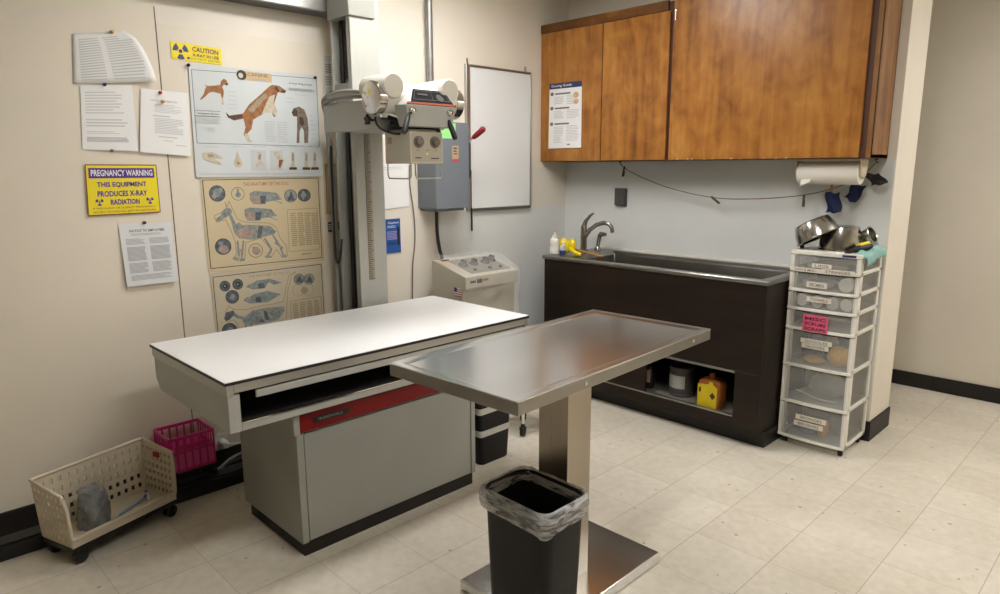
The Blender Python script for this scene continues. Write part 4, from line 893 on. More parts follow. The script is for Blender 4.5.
# sheets partly behind the column
s = wall_sheet([(322, 53), (349, 56), (350, 99), (323.5, 97)], .001)
s.lines(.08, .06, .9, .18, 2, 0, .5, .3, 1); s.lines(.08, .24, .9, .46, 4, 1, .55, .2, 2); s.lines(.08, .52, .9, .74, 4, 1, .55, .2, 3); s.lines(.08, .8, .9, .95, 3, 0, .5, .3, 4)
hang('small_typed_sheet', 'small typed sheet partly hidden behind the x-ray column, upper one', 'paper', s, paper2, [inkl, inkg])
s = wall_sheet([(323, 163), (355, 163), (355.5, 213), (325, 215)], .001)
s.frame(.06, .04, .97, .97, .02, .012, 0); s.lines(.16, .3, .5, .5, 6, 1, .5, .3, 5)
hang('tan_chart', 'narrow tan chart partly hidden behind the x-ray column', 'poster', s, poster_t, [inkt, inktl])
s = wall_sheet([(325, 219), (347, 218), (350, 282), (329, 284)], .001)
s.r(.10, .05, .42, .20, 0); s.r(.55, .05, .9, .18, 0); s.lines(.12, .08, .40, .18, 3, 2, .4, 0, 3); s.path([(.3, .5), (.4, .55), (.35, .65), (.5, .72)], .04, 0); s.path([(.6, .35), (.75, .45), (.7, .6)], .03, 1)
hang('line_drawing_chart', 'cream line drawing sheet behind the x-ray column, lower one', 'paper', s, cream2, [ink, inkt, paper])
s = wall_sheet([(379, 163.5), (408.5, 163), (409, 206), (380, 210)], .001); s.lines(.1, .08, .9, .16, 2, 0, .3, .3, 3)
hang('white_wall_sheet', 'blank white sheet on the wall right of the x-ray column', 'paper', s, paper, [inkl])
s = wall_sheet([(377, 220.2), (399.7, 218.2), (400.9, 252.1), (378, 254.4)], .001)
s.text('Caution', .45, .08, .92, .14, 0, .01); s.lines(.42, .20, .8, .28, 2, 0, .3, .2, 2); s.lines(.40, .36, .85, .62, 6, 1, .6, .2, 4); s.r(.84, .25, .95, .78, 2, .0026); s.lines(.42, .68, .9, .78, 3, 2, .4, .4, 9)
hang('blue_notice', 'bright blue notice on the wall right of the x-ray column', 'paper', s, bluep, [paper, mat('print_lilac', (150, 140, 190), .6), mat('print_navy_black', (20, 30, 56), .6)], th=.002)

# ------------------------------------------------------------------ crates and basket by the wall
def crate(x0, x1, y0, y1, z0, z1, m_, label, name='plastic_crate', m2=None):
    t = thing(name, label, 'crate', ((x0+x1)/2, (y0+y1)/2, z0))
    m = MB(); w = .008; h = z1-z0
    m.box(x0+.004, x1-.004, y0+.004, y1-.004, z0, z0+.006)
    for z, hh in ((z1-.014, .014), (z0+h*.52, .010), (z0, .012)):
        m.box(x0, x1, y0, y0+w, z, z+hh); m.box(x0, x1, y1-w, y1, z, z+hh); m.box(x0, x0+w, y0+w, y1-w, z, z+hh); m.box(x1-w, x1, y0+w, y1-w, z, z+hh)
    n = 6
    for i in range(n+1):
        y = y0+(y1-y0-w)*i/n; x = x0+(x1-x0-w)*i/n
        for xa in (x0+.001, x1-w+.001): m.box(xa, xa+w-.002, y, y+w, z0+.012, z1-.014)
        for ya in (y0+.001, y1-w+.001): m.box(x, x+w, ya, ya+w-.002, z0+.012, z1-.014)
    part('frame', m, m_, t, .001)
    m = MB(); zz0, zz1 = z0+.010, z0+h*.52
    m.box(x1-w+.002, x1-.004, y0+w, y1-w, zz0, zz1); m.box(x0+.004, x0+w-.002, y0+w, y1-w, zz0, zz1); m.box(x0+w, x1-w, y0+.004, y0+w-.002, zz0, zz1); m.box(x0+w, x1-w, y1-w+.002, y1-.004, zz0, zz1)
    part('lower_panel', m, m2 or m_, t)
    m = MB(); m.box(x1-.003, x1+.0015, (y0+y1)/2-.075, (y0+y1)/2+.06, z0+h*.62, z0+h*.76); part('front_band', m, m_, t, .001)
crate(-1.083, -.892, -2.053, -1.847, .0, .128, navyp, 'dark navy plastic crate on the floor under the pink crate')
crate(-1.083, -.892, -2.053, -1.847, .1285, .297, magenta, 'bright pink plastic crate stacked on the dark navy crate', m2=mat('lit_pink_plastic', (216, 84, 150), .4))  # paler lower panel: light through the plastic is put into its colour
BF = Vector((-.762, -2.086, 0)); BA = math.atan2(-.951, .308)      # corner nearest the crates, direction along the open front
def basket():
    rot = BA                                         # local x runs along the front (away from crates), local y towards the room; wall is -y... mapped below
    t = thing('stacking_basket', 'beige open-front stacking basket on a black wheeled base', 'basket', BF, None, rot)
    LN, DP, zb, lip, ht, back = .44, .195, .078, .034, .205, .232
    # local frame: +x along the front, wall side is -y
    sgn = -1 if (Matrix.Rotation(rot, 3, 'Z') @ Vector((0, 1, 0))).x > 0 else 1
    Y = lambda d: sgn*d
    def wall(fn, nu, nv, nm, th=.006, hu0=1, hv0=2, hv1=2):
        m = MB(); m.grid(fn, nu, nv, 0, lambda i, j: i % 2 == 1 and j % 2 == 1 and j >= hv0-1 and j < nv-1)
        part(nm, m, beigep, t, local=True, smooth=None, solid=th)
    ins = .012
    wall(lambda u, v: Vector((LN*u, Y(DP+.012*v), zb+v*back)), 27, 11, 'back_wall')
    top = lambda u: ht+(back-ht)*u
    for x, sg, nm in ((0, -1, 'side_wall'), (LN, 1, 'side_wall')):
        wall(lambda u, v: Vector((x+sg*.010*v, Y(.004+(DP-.004)*u+.012*v*u), zb+v*top(u))), 15, 13, nm)
    m = MB(); m.box(0, LN, min(Y(0), Y(DP)), max(Y(0), Y(DP)), zb-.004, zb+.004); part('bottom', m, beigep, t, local=True)
    m = MB(); m.box(-.004, LN+.004, min(Y(-.006), Y(.004)), max(Y(-.006), Y(.004)), zb-.004, zb+lip); m.box(-.004, LN+.004, min(Y(-.012), Y(.004)), max(Y(-.012), Y(.004)), zb+lip-.010, zb+lip+.003)
    part('front_lip', m, beigep, t, .003, local=True)
    m = MB(); rim = []
    P = lambda x, d, z: Vector((x, Y(d), z))
    m.tube([P(-.002, -.004, zb+lip), P(-.006, .0, zb+ht*.75), P(-.012, .012, zb+ht+.002), P(-.012, DP+.012, zb+back+.002), P(LN+.012, DP+.012, zb+back+.002), P(LN+.012, .012, zb+ht+.002), P(LN+.006, .0, zb+ht*.75), P(LN+.002, -.004, zb+lip)], .0075, 10)
    part('rim', m, beigep, t, local=True, smooth=50)
    m = MB(); m.box(-.0005-.010, .001, min(Y(.085), Y(.12)), max(Y(.085), Y(.12)), zb+.172, zb+.192); part('handle_slot', m, mat('slot_red', (150, 30, 44), .5), t, local=True, label='small red insert in the side wall')
    m = MB(); m.box(-.002, LN, min(Y(.0), Y(DP)), max(Y(.0), Y(DP)), .05, zb-.006); part('base_frame', m, blackp, t, .002, local=True)
    for x in (.018, LN-.03):
        for d in (.014, DP-.02):
            m = MB(); m.lathe([(.018, -.016), (.026, -.012), (.027, 0), (.026, .012), (.018, .016)], (x, Y(d), .027), (0, 1, 0), 20); m.box(x-.008, x+.008, min(Y(d-.018), Y(d+.018)), max(Y(d-.018), Y(d+.018)), .032, .052)
            part('caster', m, black_rub, t, local=True)
    M = ROOT[t]
    G = lambda x, d, z: M @ P(x, d, z)
    # pens and the bag bundle lying in it
    zf = zb+.0045
    for (x0, d0, x1, d1, m_, lab) in ((.05, .115, .22, .06, mat('pen_blue_white', (150, 172, 200), .35), 'long pale blue pen lying in the beige basket'), (.03, .15, .075, .065, mat('pen_white', (214, 216, 214), .35), 'short white pen near the side wall in the beige basket'), (.15, .035, .22, .018, mat('pen_dark_blue', (22, 34, 66), .35), 'dark blue pen by the front lip in the beige basket')):
        a, b = G(x0, d0, zf+.007), G(x1, d1, zf+.007); d = (b-a).normalized(); L = (b-a).length
        pt = thing('pen', lab, 'pen', (a+b)/2-Vector((0, 0, .007)), 'pens in the beige basket')
        m = MB(); m.tube([a, a+d*.006, a+d*(L-.014), b], [.004, .0062, .0062, .0015], 10); part('barrel', m, m_, pt, smooth=60)
        m = MB(); m.tube([a-d*.002, a+d*.022], .0068, 10); part('cap', m, mat('cap_blue', (40, 84, 160), .35), pt)
    m = MB(); rn = random.Random(9); c = G(.30, .085, zf)
    rings = []
    for k in range(9):
        h = k/8; rr = .062*(1-.25*h*h); ring = []
        for i in range(26):
            a = 2*PI*i/26; w = 1+.10*math.sin(3*a+h*6)+.07*math.sin(7*a-h*9)+.05*math.sin(11*a+h*15)
            if k in (0,): w *= .9
            ring.append(c+Vector((math.cos(a)*rr*w*1.05, math.sin(a)*rr*w*.92, h*.155+.004*math.sin(5*a+h*7)*(k > 0))))
        rings.append(ring)
    m.loft(rings)
    one('plastic_bag', 'crumpled grey plastic bag bundle at the left in the beige basket', 'bag', m, bag_bundle, smooth=50)
basket()
# cable coil behind the rail, plug at the wall
m = MB()
for k in range(4):
    m.tube([(-1.02+.02*k, -1.82, .02+.012*k), (-1.06+.01*k, -1.70, .05+.01*k), (-1.03, -1.52, .03+.012*k), (-.99, -1.40, .02+.01*k)], .008, 8, smooth=2)
one('cable_bundle', 'bundle of pale grey cables lying behind the black floor rail', 'cable', m, cable_g, smooth=60)
def outlet():
    p = wa(221, 443); y, z = p.y, p.z
    t = thing('wall_outlet', 'cream outlet and plug low on the wall above the pink crate', 'outlet', (XA+.006, y, z-.055))
    m = MB(); m.box(XA+.003, XA+.010, y-.035, y+.035, z-.055, z+.055); part('cover_plate', m, whitep, t, .003)
    m = MB(); m.lathe([(.02, 0), (.02, .03), (.012, .05)], (XA+.01, y, z+.01), (1, 0, 0), 14); part('plug', m, whitep, t)
    m = MB(); m.tube([(XA+.055, y, z+.01), (XA+.08, y+.03, z+.008), (XA+.06, y+.10, z-.004), (XA+.04, y+.2, z-.04)], .0045, 8, smooth=2); part('cord', m, whitep, t, smooth=60)
outlet()

# ------------------------------------------------------------------ striped bin and stool past the x-ray table
def striped_bin():
    x0, x1, y0, y1 = -.40, -.165, -.835, -.590
    t = thing('striped_bin', 'black storage bin with two light bands beyond the x-ray table', 'bin', ((x0+x1)/2, (y0+y1)/2, 0))
    rr = lambda k, z, d=0: rrect((x0+x1)/2, (y0+y1)/2, (x1-x0)/2-.010+.010*k-d, (y1-y0)/2-.026+.026*k-d, .02, z)
    m = MB(); m.loft([rr(0, .0, .006), rr(0, .008), rr(1, .44), rr(1, .44, .006), rr(0, .02, .008)], 0, True, True); part('body', m, darkp, t)
    for z in (.155, .275):
        k = z/.44; k2 = (z+.032)/.44
        m = MB(); m.loft([rr(k, z, -.0005), rr(k, z, -.003), rr(k2, z+.032, -.003), rr(k2, z+.032, -.0005)], 0, False, False); part('band', m, mat('band_grey', (190, 188, 178), .45), t, label='light grey band')
striped_bin()
def stool():
    cx, cy = -.38, -.29
    t = thing('wheeled_stool', 'low wheeled stool with white legs and black casters behind the steel table', 'stool', (cx, cy, 0))
    for a, b in ((-.32+.02, -.375), (-.46, -.375), (-.30, -.205), (-.46, -.205)):
        m = MB(); m.cyl((a, b, .07), (a, b, .34), .009, n=12); part('leg', m, whitep, t)
        m = MB(); m.lathe([(.016, -.013), (.023, -.009), (.024, 0), (.023, .009), (.016, .013)], (a, b, .024), (1, .3, 0), 18); m.box(a-.012, a+.012, b-.016, b+.016, .034, .056); m.cyl((a, b, .05), (a, b, .075), .012, n=12); part('caster', m, black_rub, t)
    m = MB(); m.lathe([(.10, 0), (.125, .008), (.13, .03), (.12, .045), (.06, .05)], (cx, cy, .34), n=30); part('seat', m, blackp, t)
stool()

# ------------------------------------------------------------------ drawer tower
TX0, TX1, TY0, TY1 = .735, 1.085, .572, .895
LV = [1.060, .952, .848, .750, .644, .444, .242, .044]
def drawer_tower():
    t = thing('drawer_tower', 'tall white plastic seven-drawer tower on casters beside the sink cabinet', 'drawers', ((TX0+TX1)/2, (TY0+TY1)/2, 0))
    m = MB(); w = .026
    for x in (TX0+.006, TX1-w):
        for y in (TY0+.02, TY1-w): m.box(x, x+w-.006, y, y+w, LV[-1], LV[0]-.012)
    for z in LV[1:]:
        for x in (TX0+.006, TX1-w+.0): m.box(x, x+w-.006, TY0+.02, TY1, z, z+.020)
        m.box(TX0+.006, TX1-.006, TY1-.02, TY1, z, z+.020); m.box(TX0+.03, TX1-.03, TY0+.03, TY1-.03, z, z+.006)
    part('frame', m, whitep, t, .003)
    m = MB(); m.box(TX0, TX1, TY0+.008, TY1, LV[0]-.016, LV[0]); m.box(TX0+.001, TX1+.001, TY0-.004, TY0+.012, LV[0]-.022, LV[0]+.002); top = part('top', m, whitep, t, .004)
    m = MB(); m.box(TX1-.095, TX1-.03, TY0-.0055, TY0-.004, LV[0]-.016, LV[0]-.005); part('badge', m, navy, top, label='small dark blue badge')
    for x in (TX0+.012, TX1-.016):
        for a, b in zip(LV, LV[1:]):
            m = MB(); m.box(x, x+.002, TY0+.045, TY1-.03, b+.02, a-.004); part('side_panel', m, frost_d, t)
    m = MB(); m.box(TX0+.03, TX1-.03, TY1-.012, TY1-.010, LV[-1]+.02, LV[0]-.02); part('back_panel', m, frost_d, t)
    labs = [[('LIDS', .34, .62, .42, .68), ('DISH & MISC', .02, .46, .76, 1.02), ('SYRINGES', .47, .94, .72, 1.02)], [('SPECIMENS', .28, .58, .42, .74)], [('TOWELS', .30, .66, .14, .44)], None, [('GOGGLES', .26, .72, .16, .29), ('GLOVES', .28, .68, .30, .43)], [], [('SPONGES', .28, .74, .24, .39), ('BRUSHES', .26, .70, .43, .58)]]
    for i, (a, b) in enumerate(zip(LV, LV[1:])):
        z0, z1 = b+.004, a-.006 - (.018 if i == 0 else 0)
        bow = lambda u: -.014*(1-(2*u-1)**2)
        F = lambda u, z, o=0: Vector((TX0+.004+(TX1-TX0-.008)*u, TY0+bow(u)+o, z))
        N = 14
        m = MB()
        for za, zb_, o0, o1 in ((z0, z1-.002, 0, .004),):
            ring0 = [F(k/N, za) for k in range(N+1)]; 
            for k in range(N):
                u0, u1 = k/N, (k+1)/N; P = [F(u0, za), F(u1, za), F(u1, zb_), F(u0, zb_)]; Q = [F(u0, za, .004), F(u1, za, .004), F(u1, zb_, .004), F(u0, zb_, .004)]
                m.add(P+Q, [(0, 1, 2, 3), (5, 4, 7, 6), (3, 2, 6, 7), (0, 4, 5, 1)])
        m.box(TX0+.034, TX0+.036, TY0+.02, TY1-.03, b+.008, z1-.02); m.box(TX1-.036, TX1-.034, TY0+.02, TY1-.03, b+.008, z1-.02); m.box(TX0+.034, TX1-.034, TY0+.02, TY1-.03, b+.007, b+.009)
        d = part('drawer', m, frost, t, smooth=None)
        m = MB()                                           # white lip at the foot of the front
        for k in range(N):
            u0, u1 = k/N, (k+1)/N
            P = [F(u0, z0-.004, -.010), F(u1, z0-.004, -.010), F(u1, z0+.011, -.008), F(u0, z0+.011, -.008)]; Q = [v+Vector((0, .012, 0)) for v in P]
            m.add(P+Q, [(0, 1, 2, 3), (5, 4, 7, 6), (3, 2, 6, 7), (0, 4, 5, 1)])
        m.box(TX0+.002, TX0+.024, TY0-.002, TY0+.012, z0, z1); m.box(TX1-.026, TX1-.003, TY0-.002, TY0+.012, z0, z1)
        part('drawer_lip', m, whitep, d, .002)
        def lab(u0, u1, v0, v1, tx, base, inkm, rows=None, tilt=0):
            sh = Sheet(F(u0, z1-(z1-z0)*v0, -.013), F(u1, z1-(z1-z0)*(v0+tilt), -.013), F(u1, z1-(z1-z0)*(v1+tilt), -.013), F(u0, z1-(z1-z0)*v1, -.013), (0, -1, 0))
            sh.r(0, 0, 1, 1, 0, .0)
            if rows:
                for k, r in enumerate(rows): sh.text(r, .08, .14+k*.30, .92, .14+k*.30+.2, 1, .03, .0006)
            else: sh.text(tx, .14, .22, .86, .80, 1, .012, .0006)
            part('label', sh.print, [base, inkm], d, smooth=None)
        lmat = mat('label_cream', (222, 214, 198), .5)
        if labs[i] is None: lab(.27, .64, .08, 1.0, '', pinkn, mat('marker_maroon', (96, 24, 60), .6), ['MISC', 'SCRUBS', 'SCRAPS'], .02)
        else:
            for (tx, u0, u1, v0, v1) in labs[i]: lab(u0, u1, v0, v1, tx, lmat, mat('label_ink', (96, 92, 86), .6), None, .0)
    for x in (TX0+.035, TX1-.03):
        for y in (TY0+.03, TY1-.04):
            m = MB(); m.lathe([(.012, -.012), (.018, -.009), (.019, 0), (.018, .009), (.012, .012)], (x, y, .0195), (1, .4, 0), 18); m.box(x-.007, x+.007, y-.012, y+.012, .026, .036); m.cyl((x, y, .03), (x, y, .05), .008, n=10); part('caster', m, black_rub, t)
drawer_tower()
# what shows through the drawer fronts
def blob(name, label, cat, c, r, m_, seed, group=None):
    mb = MB(); rn = random.Random(seed); ph = [rn.random()*6 for _ in range(4)]; rings = []; n = 18; K = 9
    for j in range(K+1):
        t = PI*(j+.05)/(K+.1); ring = []
        for i in range(n):
            a = 2*PI*i/n; w = 1+.12*math.sin(3*a+ph[0]+t)+.10*math.sin(5*a+ph[1]-2*t)+.06*math.sin(8*a+ph[2])
            ring.append(Vector((c[0]+r[0]*math.sin(t)*math.cos(a)*w, c[1]+r[1]*math.sin(t)*math.sin(a)*w, c[2]+r[2]*(1-math.cos(t)))))
        rings.append(ring)
    mb.loft(rings); one(name, label, cat, mb, m_, smooth=70, group=group)
fy = TY0+.075
blob('glove_bundle', 'yellow knit gloves bundled at the right in the goggles drawer', 'gloves', (.985, fy+.03, .4535), (.055, .05, .055), gold, 1)
blob('glove_bundle', 'yellow knit gloves lying low at the left in the goggles drawer', 'gloves', (.865, fy-.002, .4535), (.055, .036, .022), gold, 2)
blob('goggles', 'dark goggles seen at the left through the goggles drawer front', 'goggles', (.825, fy+.085, .4535), (.05, .04, .055), dgrey, 3)
blob('tan_bundle', 'tan cloth bundle in the middle of the goggles drawer', 'cloth', (.905, fy+.145, .4535), (.035, .035, .07), mat('tan_knit', (150, 124, 70), .8, var=.2, vscale=60), 8)
for k, x in enumerate((.79, .87, .945, 1.015)):
    m = MB(); m.lathe([(.006, 0), (.03, 0), (.033, .004), (.033, .10), (.03, .104), (.006, .104)], (x, fy-.03, .794), (0, 1, 0), 20)
    one('rolled_towel', ['first', 'second', 'third', 'fourth'][k]+' rolled white towel from the left in the towels drawer', 'towel', m, towel_w, smooth=40, group='rolled towels in the towels drawer')
m = MB(); m.lathe([(.012, 0), (.034, 0), (.037, .004), (.037, .045), (.034, .048), (.012, .048)], (1.005, fy-.035, .895), (0, 1, 0), 24); one('tape_roll', 'white roll at the right in the specimens drawer', 'roll', m, towel_w, smooth=40)
m = MB(); m.box(.775, .90, fy, fy+.12, .859, .895); one('box_of_slides', 'pale box at the left in the specimens drawer', 'box', m, mat('pale_card', (196, 194, 184), .7), .004)
blob('sponge', 'blue-grey sponge at the left in the sponges drawer', 'sponge', (.86, fy+.01, .0535), (.06, .04, .034), bluesp, 4)
blob('sponge', 'orange sponge in the middle of the sponges drawer', 'sponge', (.945, fy+.0, .0535), (.026, .03, .055), ofin, 5)
blob('brush_bundle', 'dark bundle at the back of the sponges drawer', 'brushes', (.985, fy+.10, .0535), (.05, .05, .06), dgrey, 6)
m = MB(); m.tube([(.79, fy, .29), (.84, fy-.01, .286), (.90, fy-.005, .262), (1.0, fy+.02, .258)], .005, 8, smooth=2); one('coiled_tube', 'pale tube coiled in the drawer without a label', 'tube', m, mat('tube_pale', (208, 206, 198), .5), smooth=60)
blob('clear_bag', 'pale grey bag behind the tube in the drawer without a label', 'bag', (.93, fy+.09, .2535), (.09, .05, .07), mat('bag_pale', (150, 150, 144), .6, var=.2, vscale=40), 7)
m = MB(); m.box(.80, 1.0, fy-.02, fy+.12, .963, .99); one('lid_stack', 'grey lids stacked in the lids drawer', 'lids', m, mat('lids_grey', (140, 130, 114), .5), .006)

# ------------------------------------------------------------------ bowls and cloths on the tower
ZT = 1.0602
def bowl(loc, axis, R, r, h, label, size=''):
    # mouth edge at height 0 on the axis, closed base at height h
    t = thing('steel_bowl', label, 'bowl', loc)
    w = Vector(axis).normalized(); m = MB()
    m.lathe([(R-.004, .002), (R-.001, 0), (R+.004, .002), (R+.003, .006), (R-.003, .008), (R*.5+r*.5+.004, h*.5), (r+.004, h*.88), (r, h-.003), (r-.008, h), (.001, h-.001)], loc, w, 40, 0, False, True)
    m.lathe([(R-.004, .002), (R*.5+r*.5, h*.5), (r, h*.9), (.001, h-.004)], loc, w, 40, 0, False, True)
    part('body', m, bowlm, t, smooth=50)
    return t
bowl((.915, .75, ZT+.001), (0, 0, 1), .108, .084, .122, 'upside-down steel bowl standing flat behind the leaning bowl')
b = bowl((.825, .69, ZT+.060), (-.56, -.02, 1), .112, .086, .094, 'upside-down steel bowl leaning on the other bowl at the left')
m = MB(); m.box(.742, .758, .66, .68, ZT+.0005, ZT+.016); one('rubber_stop', 'small black rubber stop under the leaning steel bowl', 'rubber stop', m, blackp, .003)
bowl((1.052, .79, ZT+.085), (-.85, .1, -.42), .042, .026, .065, 'small steel cup tilted on top behind the black brush')
def brush():
    t = thing('scrub_brush', 'black scrub brush with yellow bristles on the drawer tower', 'brush', (1.0, .65, ZT))
    a, b_ = Vector((1.015, .615, ZT+.014)), Vector((1.075, .715, ZT+.034)); d = (b_-a).normalized()
    m = MB(); m.tube([a-d*.035-Vector((0, 0, .006)), a, a+d*.03, a+d*.09, b_], [.008, .012, .017, .019, .010], 14); part('handle', m, blackp, t, smooth=60)
    m = MB(); m.tube([a+d*.045+Vector((0, 0, .018)), a+d*.10+Vector((0, 0, .019))], .010, 12); part('bristles', m, yelp, t, label='yellow bristles')
brush()
def teal_cloth():
    m = MB()
    def f(u, v):
        x = 1.035+u*.085; y = .60+v*.22
        z = ZT+.006+.022*v*(1-.3*u)+.006*math.sin(u*9+v*5)
        if u > .72: z -= (u-.72)*.16; x = min(x, TX1+.02)
        if v < .18: z -= (.18-v)*.10
        if v < .10: y = .575+v*.02
        return Vector((x+.01*math.sin(v*8), y, max(z, ZT+.004 if (y > TY0-.004 and x < TX1) else z)))
    m.grid(f, 16, 18); one('teal_cloth', 'teal cloth draped over the right corner of the drawer tower', 'cloth', m, teal, smooth=80, solid=.004)
teal_cloth()

# ------------------------------------------------------------------ under the wall cabinet: line, pegs, cloths, towel roll, outlet
YL = .83
def yl(x, z): k = (YL-CAM.y)/(.80-CAM.y); return (CAM.x+(x-CAM.x)*k, CAM.z+(z-CAM.z)*k)
line_pts = [(-.531, 1.512), (-.50, 1.482), (-.36, 1.42), (-.15, 1.354), (.152, 1.300), (.40, 1.302), (.688, 1.330), (.86, 1.378), (.98, 1.44), (1.03, 1.505)]
line_pts = [yl(x, z) for x, z in line_pts]
m = MB(); m.tube([(x, YL, z) for x, z in line_pts], .0028, 6, smooth=2); one('clothesline', 'thin brown string strung under the wall cabinet', 'string', m, twine, smooth=60)
for x, lab in ((-.531, 'small dark hook under the wall cabinet at the left end of the string'), (1.03, 'small dark hook under the wall cabinet at the right end of the string')):
    x = yl(x, 1.5)[0]; m = MB(); m.tube([(x, YL, 1.526), (x, YL, 1.512), (x+.008, YL, 1.502), (x+.014, YL, 1.510)], .003, 8); m.cyl((x, YL, 1.52), (x, YL, 1.5255), .009, n=12); one('cup_hook', lab, 'hook', m, mat('hook_bronze', (58, 44, 32), .5), group='hooks under the wall cabinet')
def peg(x, z, lab, ang=0, m_=None):
    x, z = yl(x, z)
    t = thing('clothespin', lab, 'clothespin', (x, YL, z), 'clothespins on the string')
    c, s_ = math.cos(ang), math.sin(ang); d = Vector((s_, 0, c))
    for o in (-.006, .006):
        m = MB(); m.bar(Vector((x, YL+o, z))-d*.045, Vector((x, YL+o*.3, z))+d*.022, .010, .007, (0, 1, 0)); part('jaw', m, m_ or pinm, t, .001)
    m = MB(); m.cyl((x-.006, YL, z), (x+.006, YL, z), .005, n=10); part('spring', m, alum, t)
peg(-.498, 1.470, 'brown clothespin at the left end of the string', .15)
peg(.158, 1.298, 'brown clothespin alone in the middle of the string', -.95)
peg(.688, 1.315, 'brown clothespin hanging left of the blue cloths', .0)
peg(.828, 1.372, 'brown clothespin holding the hanging blue cloth', .0, stickm)
def cloth(pts, lab, m_, name='blue_cloth', dy=0):
    n = 8; m = MB()
    q = [Vector((yl(x, z)[0], YL+dy, yl(x, z)[1])) for x, z in pts]
    def f(u, v):
        p = q[3].lerp(q[2], u).lerp(q[0].lerp(q[1], u), v); return p+Vector((.006*math.sin(v*6), .010*math.sin(u*7+v*4), .004*math.sin(u*8)))
    m.grid(f, n, n); one(name, lab, 'cloth', m, m_, smooth=80, solid=.004)
cloth([(.808, 1.352), (.880, 1.350), (.886, 1.248), (.812, 1.245)], 'dark blue cloth pegged straight down from the string', bluecl, dy=-.012)
cloth([(.93, 1.398), (1.0, 1.385), (.945, 1.298), (.89, 1.328)], 'dark blue cloth hanging askew right of the pegged one', bluecl, dy=.01)
cloth([(.985, 1.452), (1.055, 1.448), (1.092, 1.402), (1.018, 1.388)], 'black cloth at the right end of the string by the cabinet side', blackcl, 'black_cloth')
def towel_holder():
    t = thing('paper_towel_holder', 'cream paper towel holder under the right end of the wall cabinet', 'towel holder', (.835, .755, 1.45))
    m = MB(); m.box(.665, .995, .70, .81, 1.516, 1.5255)
    for x in (.665, .985): m.prism([(x, .70, 1.52), (x, .81, 1.52), (x, .79, 1.44), (x, .755, 1.425), (x, .72, 1.44)], (.010, 0, 0))
    part('bracket', m, beigep, t, .003)
    r = thing('paper_towel_roll', 'roll of off-white paper towel hanging under the wall cabinet', 'paper towels', (.83, .755, 1.395))
    m = MB(); m.lathe([(.018, 0), (.056, 0), (.058, .003), (.058, .301), (.056, .304), (.018, .304)], (.678, .755, 1.452), (1, 0, 0), 36); part('roll', m, rol, r, smooth=40)
    m = MB(); m.grid(lambda u, v: Vector((.70+.055*u, .700+.010*v, 1.43-.048*(1-v)*(1-.5*u))), 6, 4); part('loose_sheet', m, rol, r, smooth=60, solid=.001)
towel_holder()
def dark_outlet():
    x0, x1, z0, z1 = -.622, -.540, 1.225, 1.345
    t = thing('outlet_cover', 'dark grey outlet cover on the wall above the faucet', 'outlet', ((x0+x1)/2, YB-.006, z0))
    m = MB(); m.box(x0, x1, YB-.030, YB-.0045, z0, z1); part('box', m, mat('outlet_grey', (66, 62, 60), .45), t, .004)
    m = MB(); m.box(x0-.004, x1-.004, YB-.036, YB-.030, z0+.006, z1+.002); part('flip_lid', m, mat('outlet_lid', (78, 74, 70), .45), t, .003)
dark_outlet()

# ------------------------------------------------------------------ on the sink and in the cabinet
DZ = .9185
def squeeze_bottle():
    p = Vector((-.772, .425, DZ)); t = thing('squeeze_bottle', 'white squeeze bottle with pointed nozzle at the left end of the sink', 'bottle', p)
    m = MB(); m.lathe([(.026, 0), (.031, .004), (.032, .012), (.032, .045), (.030, .05), (.032, .056), (.032, .088), (.028, .102), (.014, .112)], p, n=24); part('body', m, whitep, t, smooth=40)
    m = MB(); m.lathe([(.016, .110), (.016, .126), (.007, .129), (.005, .146)], p, n=18); part('cap', m, whitep, t)
    m = MB(); m.lathe([(.005, .144), (.0035, .156), (.001, .158)], p, n=12); part('nozzle_tip', m, mat('nozzle_tan', (200, 150, 70), .5), t)
squeeze_bottle()
def small_bottle():
    p = Vector((-.690, .412, DZ)); t = thing('small_spray_bottle', 'small clear bottle with navy label in front of the yellow brush', 'bottle', p)
    m = MB(); m.lathe([(.019, 0), (.022, .003), (.022, .05), (.015, .062), (.009, .068)], p, n=20); part('body', m, mat('bottle_grey_blue', (176, 182, 186), .3), t)
    m = MB(); m.lathe([(.0224, .004), (.0226, .005), (.0226, .034), (.0224, .035)], p, n=20); part('label_band', m, navy, t, label='navy label')
    m = MB(); m.lathe([(.011, .066), (.011, .086), (.005, .09)], p, n=16); part('cap', m, whitep, t)
small_bottle()
def yellow_brush():
    t = thing('dish_brush', 'yellow scrub brush with round head beside the white bottle', 'brush', (-.66, .50, DZ))
    c = Vector((-.720, .50, DZ+.058)); m = MB(); w = Vector((.35, -.9, .15))
    for dx in (-.040, .036): m.ball(c+Vector((dx, 0, 0)), .034, .024, .048, 16)
    m.ball(c+Vector((0, 0, -.012)), .032, .020, .042, 14); part('head', m, yelp, t, smooth=60)
    m = MB(); m.tube([c+Vector((.03, -.01, -.02)), (-.655, .478, DZ+.022), (-.615, .455, DZ+.014), (-.585, .440, DZ+.013), (-.575, .436, DZ+.0135)], [.014, .013, .0125, .0135, .006], 12, smooth=1) if False else m.tube([c+Vector((.03, -.01, -.02)), (-.645, .470, DZ+.024), (-.60, .445, DZ+.018), (-.555, .418, DZ+.0165), (-.54, .410, DZ+.017)], [.016, .015, .015, .016, .007], 12)
    part('handle', m, yelp, t, smooth=60)
yellow_brush()
m = MB(); a, b = Vector((-.70, .56, DZ+.024)), Vector((-.40, .46, DZ+.012)); d = (b-a).normalized(); m.tube([a, a+d*.006, b-d*.01, b], [.005, .008, .0085, .004], 10)
one('wooden_stick', 'bare wooden stick lying across the left corner of the sink', 'stick', m, stickm, smooth=60)
SZ = .1462
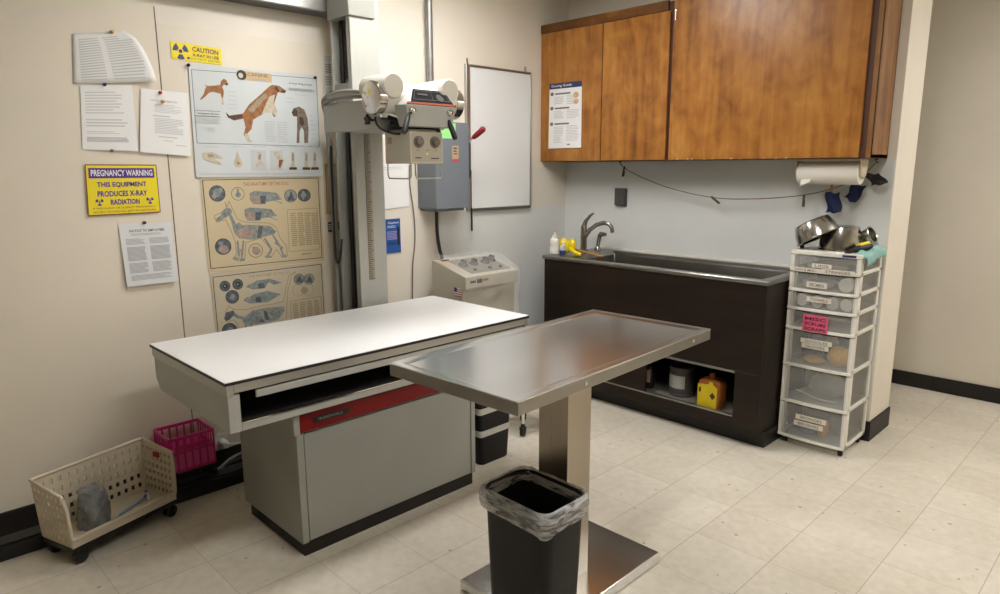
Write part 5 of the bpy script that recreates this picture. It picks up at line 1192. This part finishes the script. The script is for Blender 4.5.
def jug():
    p = Vector((.405, .44, SZ)); t = thing('jug', 'yellow jug with brown shoulders in the open lower cabinet', 'jug', p)
    R = lambda hx, hy, z, r=.02: rrect(p.x, p.y, hx, hy, r, p.z+z)
    m = MB(); m.loft([R(.066, .040, 0), R(.070, .044, .006), R(.070, .044, .142), R(.066, .043, .156), R(.05, .036, .166), R(.022, .018, .174, .015), R(.020, .016, .180, .014)]); part('body', m, orange, t, smooth=45)
    m = MB(); m.prism([(p.x-.066, p.y-.044, p.z+.008), (p.x+.050, p.y-.044, p.z+.008), (p.x+.052, p.y-.044, p.z+.128), (p.x+.028, p.y-.044, p.z+.142), (p.x+.022, p.y-.044, p.z+.158), (p.x+.004, p.y-.044, p.z+.158), (p.x, p.y-.044, p.z+.142), (p.x-.066, p.y-.044, p.z+.134)], (0, -.0015, 0)); lb = part('front_label', m, jug_y, t, label='yellow label')
    m = MB(); c = Vector((p.x+.026, p.y-.0465, p.z+.078)); m.prism([c+Vector((0, 0, .022)), c+Vector((.018, 0, 0)), c+Vector((0, 0, -.022)), c+Vector((-.018, 0, 0))], (0, -.0006, 0)); m.box(p.x-.06, p.x-.045, p.y-.0466, p.y-.046, p.z+.09, p.z+.115)
    part('hazard_mark', m, mat('mark_dark', (70, 44, 10), .5), lb)
    m = MB(); m.lathe([(.017, .176), (.018, .178), (.018, .196), (.012, .199)], p, n=18); part('cap', m, orange, t)
jug()
def canister():
    p = Vector((.165, .52, SZ)); t = thing('canister', 'grey round canister with pale label in the open lower cabinet', 'canister', p)
    m = MB(); m.lathe([(.074, 0), (.077, .004), (.077, .012), (.072, .016), (.072, .150), (.075, .154), (.075, .176), (.06, .182)], p, n=36); part('body', m, mat('canister_grey', (78, 74, 72), .5), t)
    m = MB(); n = 18
    R = [[p+Vector((.0732*math.cos(a), .0732*math.sin(a), z)) for a in [-PI*.98+PI*.72*k/n for k in range(n+1)]] for z in (.05, .128)]
    m.loft(R, 0, False, False, closed=False); part('wrap_label', m, mat('pale_label', (184, 182, 176), .5), t)
canister()
def tall_bottle():
    p = Vector((-.045, .49, SZ)); t = thing('pump_bottle', 'dark bottle with tan label at the left in the open lower cabinet', 'bottle', p)
    m = MB(); m.lathe([(.032, 0), (.035, .004), (.035, .13), (.028, .145), (.014, .155), (.014, .17), (.010, .172)], p, n=24); part('body', m, mat('bottle_dark', (36, 30, 28), .35), t, smooth=40)
    m = MB(); n = 12; R = [[p+Vector((.0356*math.cos(a), .0356*math.sin(a), z)) for a in [-PI*.95+PI*.7*k/n for k in range(n+1)]] for z in (.04, .12)]
    m.loft(R, 0, False, False, closed=False); part('wrap_label', m, mat('tan_label', (150, 128, 108), .5), t)
tall_bottle()

# ------------------------------------------------------------------ world and view
w = bpy.data.worlds.new('world'); SC.world = w; w.use_nodes = True
w.node_tree.nodes['Background'].inputs['Color'].default_value = (1, .93, .84, 1); w.node_tree.nodes['Background'].inputs['Strength'].default_value = .15
v = SC.view_settings; v.view_transform = 'Standard'; v.look = 'None'; v.gamma = 1.0; v.use_curve_mapping = False; v.exposure = 0.18
